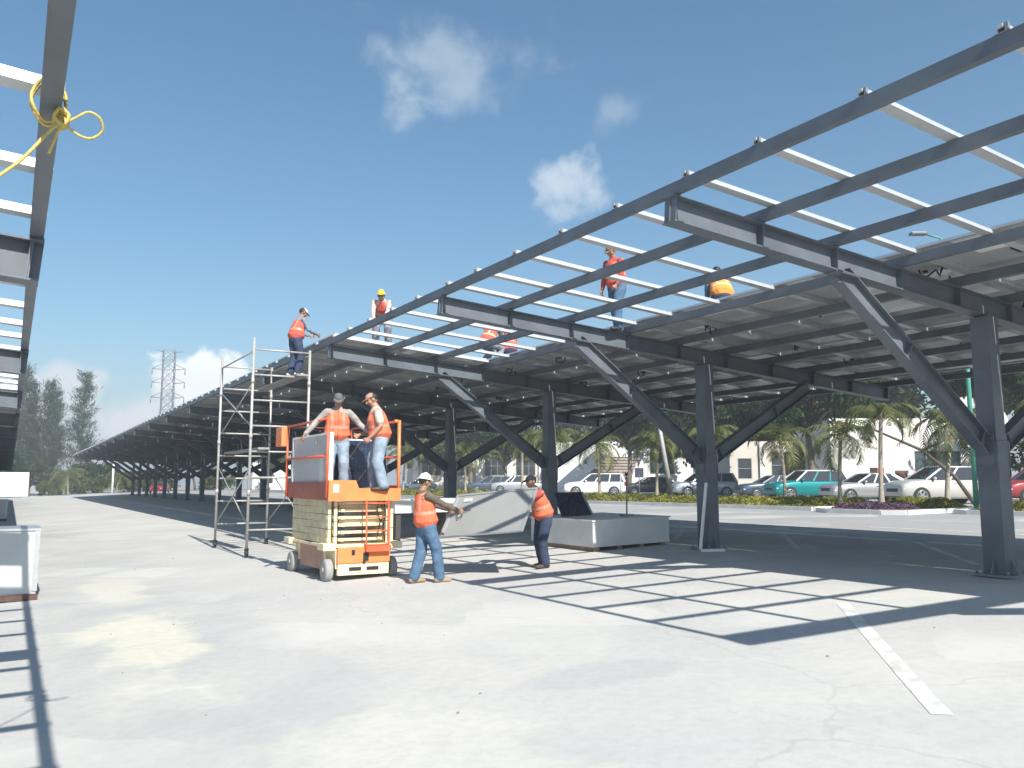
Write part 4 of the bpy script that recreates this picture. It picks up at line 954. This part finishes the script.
TV = [limb_tree(9, 4.2, 6.2, 46, 9000, .42, 11, [LEAF_D, LEAF_M]), limb_tree(8, 3.6, 6.0, 40, 8000, .40, 12, [LEAF_D, LEAF_D, LEAF_M]), limb_tree(7.5, 3.4, 5.2, 36, 7000, .40, 13, [LEAF_M, LEAF_Y]), limb_tree(9.2, 4.0, 4.8, 44, 12500, .36, 14, [LEAF_D, LEAF_D, LEAF_M], .2, .4)]
rt_ = random.Random(5)
KIND = ['broad dark tree', 'dark dense tree', 'lighter yellow green tree', 'dark high crowned tree']
spots = [(43.8, 35.6, 3, 1.1, 'behind the slate blue and teal cars'), (44.4, 45.6, 3, .95, 'behind the grey off roader at the second column'), (47.4, 24.0, 3, 1.2, 'behind the champagne car at the right edge'), (46.5, 57.5, 3, 1.0, 'behind the charcoal sedan'), (44.5, 83.0, 3, 1.1, 'behind the dark people carrier'), (64.0, 47.5, 1, 1.5, 'behind the left end of the white hall'), (54.5, 50.5, 0, 1.15, 'above the grey off roader'), (53, 55, 1, 1.1, 'over the white block with green windows'),
         (57, 22.5, 0, 1.35, 'right of the white hall, behind the street lamp'), (51.5, 13.0, 2, 1.1, 'at the right edge beyond the near column'), (60, 14.0, 0, 1.4, 'far right behind the yellow green tree'), (58, 66, 2, 1.25, 'left of the outdoor stairs'),
         (52.5, 88, 2, 1.3, 'before the long pale building'), (47.0, 99, 2, 1.3, 'far left before the long pale building'), (41, 112, 0, 1.2, 'far off beside the canopy end'), (70, 40, 0, 1.6, 'high behind the white hall'), (66, 52, 1, 1.6, 'high behind the trees in the middle'), (73, 28, 1, 1.7, 'high behind the hall on its right'), (66, 75, 0, 1.7, 'high behind the stair block'), (64, 92, 0, 1.6, 'high behind the long pale building'), (58, 108, 1, 1.6, 'high behind the far end of the long building'), (33, 128, 2, 1.1, 'beyond the far end of the canopy'), (25, 138, 2, 1.15, 'beyond the canopy end, further left')]
for x, y, k, sc, where in spots: plant('broadleaf_tree', gl(x, y), [('trunk', TV[k][0]), ('crown', TV[k][1])], f'{KIND[k]} {where}', 'tree', 'trees behind the parked cars', sc, rt_.uniform(0, 6))

def palm_mesh(h, nf, fl, seed, lean=.15, tr=.10):
    rg = np.random.default_rng(seed); m = MB(); top = Vector((lean*rg.normal(), lean*rg.normal(), h)); pts = []
    for i in range(13): t = i/12; pts.append(Vector((top.x*t*t, top.y*t*t, h*t)))
    m.tube(pts, [tr*(1.35 - .5*min(1, i/3) - .15*i/12 + (.02 if i % 2 else 0)) for i in range(13)], 9); m.tube([pts[-1], pts[-1] + Vector((0, 0, .35))], [tr*.75, tr*.4], 8)
    tm = m.mesh('trunk', PBARK); q = MB()
    for f in range(nf):
        az = f*2.39996 + rg.normal()*.15; e0 = 1.25 - 1.45*(f/nf) + rg.normal()*.08; L_ = fl*rg.uniform(.85, 1.1); p = top + Vector((0, 0, .2)); N_ = 11; pr = [p.copy()]; e = e0
        for i in range(N_): e -= .13 + .035*i*.5; p = p + Vector((math.cos(az)*math.cos(e), math.sin(az)*math.cos(e), math.sin(e)))*L_/N_; pr.append(p.copy())
        q.tube(pr, [.022*(1 - .8*i/N_) for i in range(N_+1)], 4)
        for i in range(1, N_+1):
            for j in (0, .5):
                if i == N_ and j: continue
                a = pr[i].lerp(pr[min(i+1, N_)], j); d = (pr[i] - pr[i-1]).normalized(); s = d.cross(Vector((0, 0, 1))).normalized(); ll = fl*.30*math.sin(math.pi*(.12 + .80*i/N_))
                for sg in (-1, 1):
                    v = (s*sg*.85 + d*.55 + Vector((0, 0, -.45 + rg.normal()*.15))).normalized(); w = d*.030
                    mid = a + v*ll*.5 + Vector((0, 0, .03)); q._f([q.bm.verts.new(a - w), q.bm.verts.new(a + w), q.bm.verts.new(mid + w*.9), q.bm.verts.new(mid - w*.9)])
                    en = a + v*ll - Vector((0, 0, ll*.18)); q._f([q.bm.verts.new(mid - w*.9), q.bm.verts.new(mid + w*.9), q.bm.verts.new(en)])
    return tm, q.mesh('crown', LEAF_P)
PV = [palm_mesh(2.75, 14, 2.05, 1), palm_mesh(3.3, 12, 1.85, 2, .25), palm_mesh(3.0, 15, 2.1, 3, .1)]
palms = [(28.84, 24.97, 0, 1.0, 'palm with wide crown in front of the teal car'), (28.2, 21.7, 0, .98, 'palm with low hanging crown in front of the silver sedan'), (26.9, 18.95, 1, 1.0, 'slim palm rising from the purple bed'), (29.2, 17.9, 2, .98, 'palm in front of the champagne car'),
         (29.3, 33.9, 2, 1.0, 'palm beside the leaning white pole'), (27.3, 36.2, 0, 1.05, 'palm in front of the white off roader'), (25.4, 38.2, 2, 1.1, 'palm left of the third column'), (28.5, 29.0, 1, .95, 'palm just right of the second column'), (27.5, 44.5, 1, 1.1, 'palm further along, left of the third column'), (28.5, 54.0, 0, 1.1, 'palm near the fourth column'), (27.5, 63.0, 2, 1.15, 'small palm far along the bed, seen left of the fourth column'), (28.5, 13.0, 2, 1.0, 'palm at the right edge behind the near column')]
for x, y, k, sc, lb in palms: plant('palm_tree', (x, y, zg(x)), [('trunk', PV[k][0]), ('crown', PV[k][1])], lb, 'palm', 'palms along the planted strip', sc, rt_.uniform(0, 6))
def leaning_pole(name, a, c, r, label):
    m = MB(); m.tube([a, c], [r*1.15, r*.85], 10); return tag(m.build(name, PBARK if name == 'bare_trunk' else SCAF), label, 'pole')
leaning_pole('wooden_pole', (28.9, 32.2, .5), (28.2, 32.75, 6.4), .11, 'pale leaning pole between palms and the charcoal sedan')
leaning_pole('bollard_post', (27.3, 34.4, .5), (27.3, 34.4, 2.3), .035, 'thin post before the white off roader')
# broken branch over the champagne car
m = MB(); m.tube([(34.2, 19.6, .5), (33.6, 20.2, 1.9), (32.7, 21.0, 3.0), (31.2, 22.2, 3.9), (29.8, 23.4, 4.3)], [.09, .08, .065, .045, .02], 8); m.tube([(32.7, 21.0, 3.0), (33.4, 20.2, 3.5), (34.3, 19.3, 3.5)], [.07, .05, .03], 6); m.tube([(33.4, 20.2, 3.5), (33.9, 20.2, 4.1)], [.04, .02], 6)
tag(m.build('bare_branch_tree', mat('dark_bark', (.09, .07, .055), .9, 0, .3, 9)), 'leaning bare branched trunk above the champagne car', 'tree')

def hedge(name, poly, h, n, material, label, leaf=.12):
    """groundcover filling a bed: leaves scattered in a low uneven mound"""
    xs_ = [p[0] for p in poly]; ys_ = [p[1] for p in poly]; x0, x1, y0, y1 = min(xs_), max(xs_), min(ys_), max(ys_)
    P = np.stack([RNG.uniform(x0, x1, n), RNG.uniform(y0, y1, n)], 1)
    bump = .72 + .28*np.sin(P[:, 0]*3.1 + 1.3*np.sin(P[:, 1]*1.7))*np.cos(P[:, 1]*2.3 + np.sin(P[:, 0]*2))
    e = np.minimum(np.minimum(P[:, 0]-x0, x1-P[:, 0]), np.minimum(P[:, 1]-y0, y1-P[:, 1])); e = np.clip(e/.3, .25, 1)
    z = h*bump*e*RNG.uniform(.35, 1.05, n)**.6; P3 = np.concatenate([P, (z + zg((x0+x1)/2) + .08)[:, None]], 1)
    me = leaf_mesh(name, P3, RNG.normal(size=(n, 3)) + [0, 0, .5], leaf, material, .5); o = bpy.data.objects.new(name, me); COL.objects.link(o); return tag(o, label, 'hedge', 'clipped groundcover beds')
hedge('hedge', [(26.0, 21.3), (30.3, 31.2)], .38, 14000, HEDGE, 'yellow green groundcover in front of the teal and slate cars', .13)
hedge('hedge', [(26.0, 32.0), (30.3, 47.5)], .40, 16000, HEDGE, 'yellow green groundcover in front of the white off roader and the palms', .13)
hedge('hedge', [(25.4, 18.1), (28.0, 20.0)], .26, 4500, PURPLE, 'purple groundcover in the small kerbed island', .11)
hedge('hedge', [(28.0, 17.1), (29.5, 20.0)], .40, 3500, HEDGE, 'yellow green groundcover behind the purple bed', .12)
hedge('hedge', [(27.0, 2.0), (30.8, 15.6)], .40, 14000, HEDGE, 'yellow green groundcover at the right beyond the near column', .13)
hedge('hedge', [(26.0, 51.0), (30.3, 80)], .5, 14000, HEDGE, 'far strip of yellow green groundcover along the drive', .16)

# left background: casuarinas, bushes, a pale palm
def casuarina(h, seed, spread):
    rg = np.random.default_rng(seed); m = MB(); m.tube([(0, 0, -.2), (.15, 0, h*.5), (.1, .1, h*.97)], [.22, .12, .03], 8); Ps, Ds = [], []
    for i in range(96):
        t = rg.uniform(.14, 1.0); z = h*t; L_ = spread*(1.05 - t)**.6*rg.uniform(.35, 1.15) + .3; az = rg.uniform(0, 6.28); el = rg.uniform(.2, .8)
        d = np.array([math.cos(az)*math.cos(el), math.sin(az)*math.cos(el), math.sin(el)]); b0 = np.array([.12, .04, z]); m.tube([b0, b0 + d*L_*.6, b0 + d*L_ + [0, 0, .15]], [.05, .03, .01], 5)
        k = int(48*L_/spread + 22); s = rg.uniform(.1, 1.05, (k, 1)); P = b0 + d*L_*s + rg.normal(size=(k, 3))*[.32, .32, .30]; Ps.append(P); Ds.append(d*.5 + rg.normal(size=(k, 3))*.35 + [0, 0, .35])
    return m.mesh('trunk', mat('grey_bark', (.10, .09, .075), .9, 0, .3, 5)), leaf_mesh('crown', np.concatenate(Ps), np.concatenate(Ds), .85, LEAF_C, .09)
CV = [casuarina(17.5, 21, 3.4), casuarina(15.5, 22, 3.8)]
for x, y, k, sc, lb in [(9.4, 147, 0, 1.08, 'tall feathery casuarina standing alone right of the others'), (4.6, 148, 1, 1.12, 'casuarina in the middle of the tall left group'), (2.2, 150, 0, .98, 'slender casuarina behind the left canopy edge'), (1.0, 153, 1, 1.3, 'tallest casuarina partly hidden by the left canopy'), (5.8, 156, 0, .95, 'casuarina tucked behind the middle one'), (-2.5, 150, 1, 1.1, 'casuarina hidden mostly behind the left canopy')]:
    plant('casuarina_tree', (x, y, -.2), [('trunk', CV[k][0]), ('crown', CV[k][1])], lb, 'tree', 'tall casuarinas beyond the lot', sc, rt_.uniform(0, 6))
BV = [limb_tree(6.0, 3.4, 5.6, 34, 5200, .45, 31, [LEAF_D, LEAF_M], base=.2), limb_tree(4.6, 3.2, 4.3, 30, 4800, .42, 32, [LEAF_M, LEAF_Y], base=.2)]
for x, y, k, sc, lb in [(-3, 142, 0, 1.1, 'dark bush behind the white container'), (2.5, 143, 0, 1.05, 'dark bush right of the white container'), (7.2, 141, 1, .95, 'lighter bush below the casuarinas'), (11.6, 143, 0, 1.0, 'dark bush left of the canopy end'), (10.5, 138, 1, .62, 'low bush at the ground left of the canopy end'), (15.5, 140, 1, .9, 'light bush under the far canopy end'), (20.0, 141, 1, .95, 'light bush seen under the far canopy, second from left'), (4.8, 138, 1, .5, 'low shrub before the dark bush'), (29, 142, 1, 1.0, 'light bush seen under the far canopy, right end')]:
    plant('bush', (x, y, -.1), [('trunk', BV[k][0]), ('crown', BV[k][1])], lb, 'bush', 'bushes at the far end of the lot', sc, rt_.uniform(0, 6))
plant('bush', gl(50.5, 23.6), [('trunk', BV[0][0]), ('crown', BV[0][1])], 'leafy bush at the right edge behind the dark red off roader', 'bush', None, .8, 1.0)
PL = palm_mesh(2.2, 15, 2.9, 8, .2, .16)
plant('palm_tree', (7.0, 132, -.1), [('trunk', PL[0]), ('crown', PL[1])], 'pale palm in front of the bushes at the far left', 'palm', None, 1.15, .5); plant('palm_tree', (13.2, 133, .1), [('trunk', PL[0]), ('crown', PL[1])], 'pale palm beside the far canopy end', 'palm', None, 1.0, 2.5)
b = MB(); b.tube([(12.4, 130, 0), (12.4, 130, 5.0)], .14, 8); tag(b.build('utility_post', WHITE), 'short pale post beside the far canopy end', 'post')

# ------------------------------------------------------------------ buildings
STUCCO = mat('white_stucco', (.78, .77, .74), .85, 0, .05, .8, bump=.08, bscale=20); STUCCO2 = mat('cream_stucco', (.58, .55, .50), .85, 0, .08, .6); WGLASS = mat('tinted_window_glass', (.05, .09, .085), .08, 0, .2, 1, spec=.7, coat=.4); WG2 = mat('dark_window_glass', (.035, .045, .05), .08, 0, .2, 1, spec=.7); MURO = mat('orange_mural_paint', (.70, .14, .04), .8, 0, .15, 3); MURD = mat('dark_mural_paint', (.04, .03, .035), .8, 0, .3, 3); FRAME = mat('window_frame_grey', (.30, .31, .31), .5, .3, .1, 9)
def building(name, loc, rz, label): return thing(name, loc, label, 'building', rz=R(rz), local=True)
def bpart(T, nm, m, mt, par=None): o = m.build(nm, mt); o.parent = par or T; _OFF[o.name] = Vector(); return o
def window(T, x0, x1, z0, z1, glass, nx=2, nz=1, y=0, rec=.10):
    m = MB(); f = .06
    for z in (z0, z1 - f): m.box(((x0+x1)/2, y - .012, z + f/2), (x1-x0, .10, f))
    for i in range(nx+1): m.box((x0 + f/2 + (x1-x0-f)*i/nx, y - .010, (z0+z1)/2), (f, .096, z1-z0-2*f))
    for j in range(1, nz): m.box(((x0+x1)/2, y - .006, z0 + (z1-z0)*j/nz), (x1-x0-2*f, .08, f*.8))
    w = bpart(T, 'window', m, FRAME); g_ = MB(); g_.box(((x0+x1)/2, y + .03, (z0+z1)/2), (x1-x0-.02, .02, z1-z0-.02)); bpart(T, 'pane', g_, glass, w)
    return w
def wall_with_holes(T, w, h, holes, mt, depth=6, y=0, th=.25):
    """front wall built round its openings, then sides, back and roof slab"""
    m = MB(); xs_ = sorted({0, w, *[v for q in holes for v in q[:2]]})
    for a, c in zip(xs_, xs_[1:]):
        hs = sorted([(q[2], q[3]) for q in holes if q[0] <= a + 1e-6 and q[1] >= c - 1e-6]); z = 0
        for z0, z1 in hs:
            if z0 > z: m.box(((a+c)/2, y + th/2, (z+z0)/2), (c-a, th, z0-z))
            z = z1
        m.box(((a+c)/2, y + th/2, (z+h)/2), (c-a, th, h-z))
    m.box((th/2, y + depth/2 + th/2, h/2), (th, depth - th, h)); m.box((w-th/2, y + depth/2 + th/2, h/2), (th, depth - th, h)); m.box((w/2, y + depth - th/2 + .1, h/2), (w - 2*th, th, h)); m.box((w/2, y + depth/2 + th/2 - .05, h - .22), (w - 2*th - .01, depth - th - .12, .2))
    m.box((w/2, y + depth*.6, h/2), (w - 2*th - .02, .1, h - .6))
    return bpart(T, 'wall', m, mt)
# right hall: tall white front, curved white gable, green glazed bay
T = building('white_hall', (49.8, 38.9, .65), -31, 'bright white hall with an arched gable, green glazing and a painted orange figure')
H1 = 5.6; hol = [(5.9, 9.2, .3, 3.3)]
wall_with_holes(T, 12.6, H1, hol, STUCCO, 7)
m = MB(); arch = [(7.8, H1 - 1.2)] + [(10.2 + 2.4*math.cos(t), H1 - .6 + 2.2*math.sin(t)) for t in np.linspace(math.pi, 0, 18)] + [(12.6, H1 - 1.2)]
m.prism(arch, (0, -.32, 0), (1, 0, 0), (0, 0, 1), (0, .3, 0)); bpart(T, 'arched_gable', m, STUCCO)
window(T, 5.9, 9.2, .3, 3.3, WGLASS, 4, 2, .08)
m = MB(); m.box((3.2, -.02, 1.35), (1.0, .03, 1.5)); bpart(T, 'mural_ground', m, MURD)
m = MB(); m.prism([(3.05, .75), (3.55, .75), (3.6, 1.4), (3.7, 2.05), (3.2, 2.1), (3.22, 1.5)], (0, -.06, 0), (1, 0, 0), (0, 0, 1), (0, .02, 0)); bpart(T, 'mural_figure', m, MURO)
m = MB(); m.box((4.9, -.05, 1.1), (.8, .08, 1.6)); bpart(T, 'notice_board', m, mat('brown_board', (.16, .08, .06), .7))
m = MB(); m.prism([(11.3, .3), (11.9, .3), (11.9, 3.0), (11.3, 3.4)], (0, -.06, 0), (1, 0, 0), (0, 0, 1), (0, .03, 0)); bpart(T, 'door', m, mat('brown_door', (.10, .05, .04), .6))
# block with windows behind the slate sedan
T = building('low_block', (47.5, 46.4, .68), -31, 'low pale block with dark windows behind the slate blue sedan')
hol = [(.6, 1.7, 1.3, 2.9), (3.2, 7.2, 1.3, 3.4)]; wall_with_holes(T, 8.5, 4.2, hol, STUCCO2, 6)
for q in hol: window(T, *q, WG2, 3 if q[1] - q[0] > 2 else 1, 2, .08)
m = MB(); m.box((2.5, -.12, 2.0), (.45, .22, 4.0)); bpart(T, 'pilaster', m, STUCCO)
# white block with green windows, stairs at its left
T = building('stair_block', (47.4, 70.9, .7), -31, 'white block with green tinted windows and an outdoor stair at its left')
hol = [(10.0, 12.5, 1.9, 4.1), (14.4, 18.6, 2.0, 4.1)]; wall_with_holes(T, 21, 5.2, hol, STUCCO, 7)
for q in hol: window(T, *q, WGLASS, 3, 1, .08)
m = MB()
for i in range(12): m.box((1.2 + .25*i + (5 - .25*i)/2 + 1.2, -.6 - .30*(11 - i), .15 + .3*i), (4.6, .30, .30 + .0))
for i in range(12): m.box((1.2 + .25*i + (5 - .25*i)/2 + 1.2, -.66 - .30*(11 - i), .325 + .3*i), (4.64, .36, .045))
bpart(T, 'stair', m, mat('stair_concrete', (.36, .31, .28), .85, 0, .12, 2))
m = MB(); m.prism([(.2, 0), (1.2, 0), (5.6, 3.9), (5.6, 4.7), (4.6, 4.7), (.2, .9)], (0, -4.3, 0), (1, 0, 0), (0, 0, 1), (0, .2, 0)); bpart(T, 'stair_parapet', m, STUCCO)
# long pale building further left
T = building('long_building', (45.5, 103, .7), -31, 'long pale building with tall paired windows seen between the columns')
hol = [(2 + 4.2*i, 4.6 + 4.2*i, 2.0, 4.6) for i in range(6)]; wall_with_holes(T, 27.5, 6.8, hol, STUCCO2, 8)
for q in hol: window(T, *q, WG2, 3, 2, .08)
m = MB()
for i in range(7): m.box((1.2 + 4.2*i, -.15, 3.35), (.7, .28, 6.68))
bpart(T, 'pilaster', m, STUCCO)
T = building('white_house', (34.0, 139, .7), -20, 'small white house far away behind the canopy columns')
hol = [(1.5, 3.2, 1.0, 2.6), (5.5, 7.2, 1.0, 2.6)]; wall_with_holes(T, 12, 4.4, hol, STUCCO, 6)
for q in hol: window(T, *q, WG2, 2, 1, .08)

# ------------------------------------------------------------------ street lamp, sign posts, pylon
GREEN = mat('green_pole_paint', (.07, .30, .22), .5, .1, .12, 4)
T = thing('street_lamp', (27.93, 16.11, .65), 'tall street lamp on a green pole, its head above the canopy roof', 'street lamp')
m = MB(); m.tube([(27.93, 16.11, .6), (27.93, 16.11, 5), (27.93, 16.11, 9.1)], [.085, .075, .06], 12); m.box((27.93, 16.11, .68), (.3, .3, .06)); m.build('pole', GREEN, T)
m = MB(); m.tube([(27.93, 16.11, 9.0), (27.75, 16.21, 9.7), (27.35, 16.45, 10.15), (26.95, 16.7, 10.28)], .035, 8); m.build('arm', GREEN, T)
m = MB(); m.box((26.72, 16.84, 10.30), (.55, .28, .09), Matrix.Rotation(R(-31), 3, 'Z'), bevel=.03); m.build('lamp_head', STEEL, T)
T = thing('street_sign', (30.3, 35.9, .62), 'small dark sign on a thin post beside the white off roader', 'sign')
m = MB(); m.tube([(31.2, 37.6, .6), (31.2, 37.6, 2.2)], .03, 8); m.build('post', STEEL, T)
m = MB(); m.box((31.2, 37.6, 2.25), (.5, .05, .55), Matrix.Rotation(R(-31), 3, 'Z'), bevel=.01); m.build('sign_plate', mat('dark_blue_sign', (.04, .05, .09), .5), T)

PYL = mat('galvanised_lattice', (.22, .22, .23), .6, .1, .15, 1)
T = thing('pylon', (34.8, 237.6, 0), 'lattice power pylon far behind the canopy roof', 'pylon')
m = MB(); hp_, w0, w1 = 37.5, 2.6, 1.45; zs = np.linspace(0, hp_, 15)
cs = lambda z: w0 + (w1 - w0)*min(1, z/22)
def cr(z, i): s = cs(z); a = [(-1, -1), (1, -1), (1, 1), (-1, 1)][i]; return Vector((34.8 + a[0]*s, 237.6 + a[1]*s, z))
for i in range(4):
    m.tube([cr(z, i) for z in zs], .085, 5)
    for z0, z1 in zip(zs, zs[1:]): m.tube([cr(z0, i), cr(z1, (i+1) % 4)], .085, 4); m.tube([cr(z0, (i+1) % 4), cr(z1, i)], .085, 4); m.tube([cr(z1, i), cr(z1, (i+1) % 4)], .06, 4)
m.build('tower', PYL, T)
for z in (24.5, 28.5, 32.2):
    q = MB()
    for s in (-1, 1):
        e = Vector((34.8 + s*3.9, 237.6 - s*1.6, z + .3)); q.tube([Vector((34.8 + s*w1, 237.6, z)), e], .12, 5); q.tube([Vector((34.8 + s*w1, 237.6, z + 1.6)), e], .09, 5); q.tube([e, e - Vector((0, 0, 1.6))], .14, 6)
    q.build('cross_arm', PYL, T)
q = MB()
for s in (-1, 1): q.tube([Vector((34.8 + s*w1, 237.6, 37)), Vector((34.8 + s*3.4, 237.6, 37.4))], .12, 5)
q.build('cross_arm', PYL, T)

# loose grit and pebbles on the lot
rp_ = random.Random(9); m = MB()
for i in range(70):
    x, y = rp_.uniform(-2, 11), rp_.uniform(2.5, 22); s = rp_.choice([.005, .008, .01, .014]); q = bmesh.ops.create_icosphere(m.bm, subdivisions=1, radius=s)
    for v in q['verts']: v.co = Vector((v.co.x*rp_.uniform(.7, 1.5), v.co.y*rp_.uniform(.7, 1.5), v.co.z*.7)) + Vector((x, y, zg(x) + s*.3))
tag(m.build('pebbles', mat('pebble_grey', (.22, .21, .19), .9, 0, .3, 3)), 'loose pebbles scattered on the lot', 'pebbles', kind='stuff')

# ------------------------------------------------------------------ air
HZ = bpy.data.materials.new('haze_air'); HZ.use_nodes = True; nt = HZ.node_tree; nt.nodes.clear()
ho = nt.nodes.new('ShaderNodeOutputMaterial'); hv = nt.nodes.new('ShaderNodeVolumePrincipled'); nt.links.new(hv.outputs[0], ho.inputs['Volume'])
hv.inputs['Color'].default_value = (.86, .91, .96, 1); hv.inputs['Density'].default_value = .0021; hv.inputs['Anisotropy'].default_value = .2
b = MB(); b.box((30, 125, 20.5), (260, 420, 44.0)); tag(b.build('haze', HZ), kind='stuff')
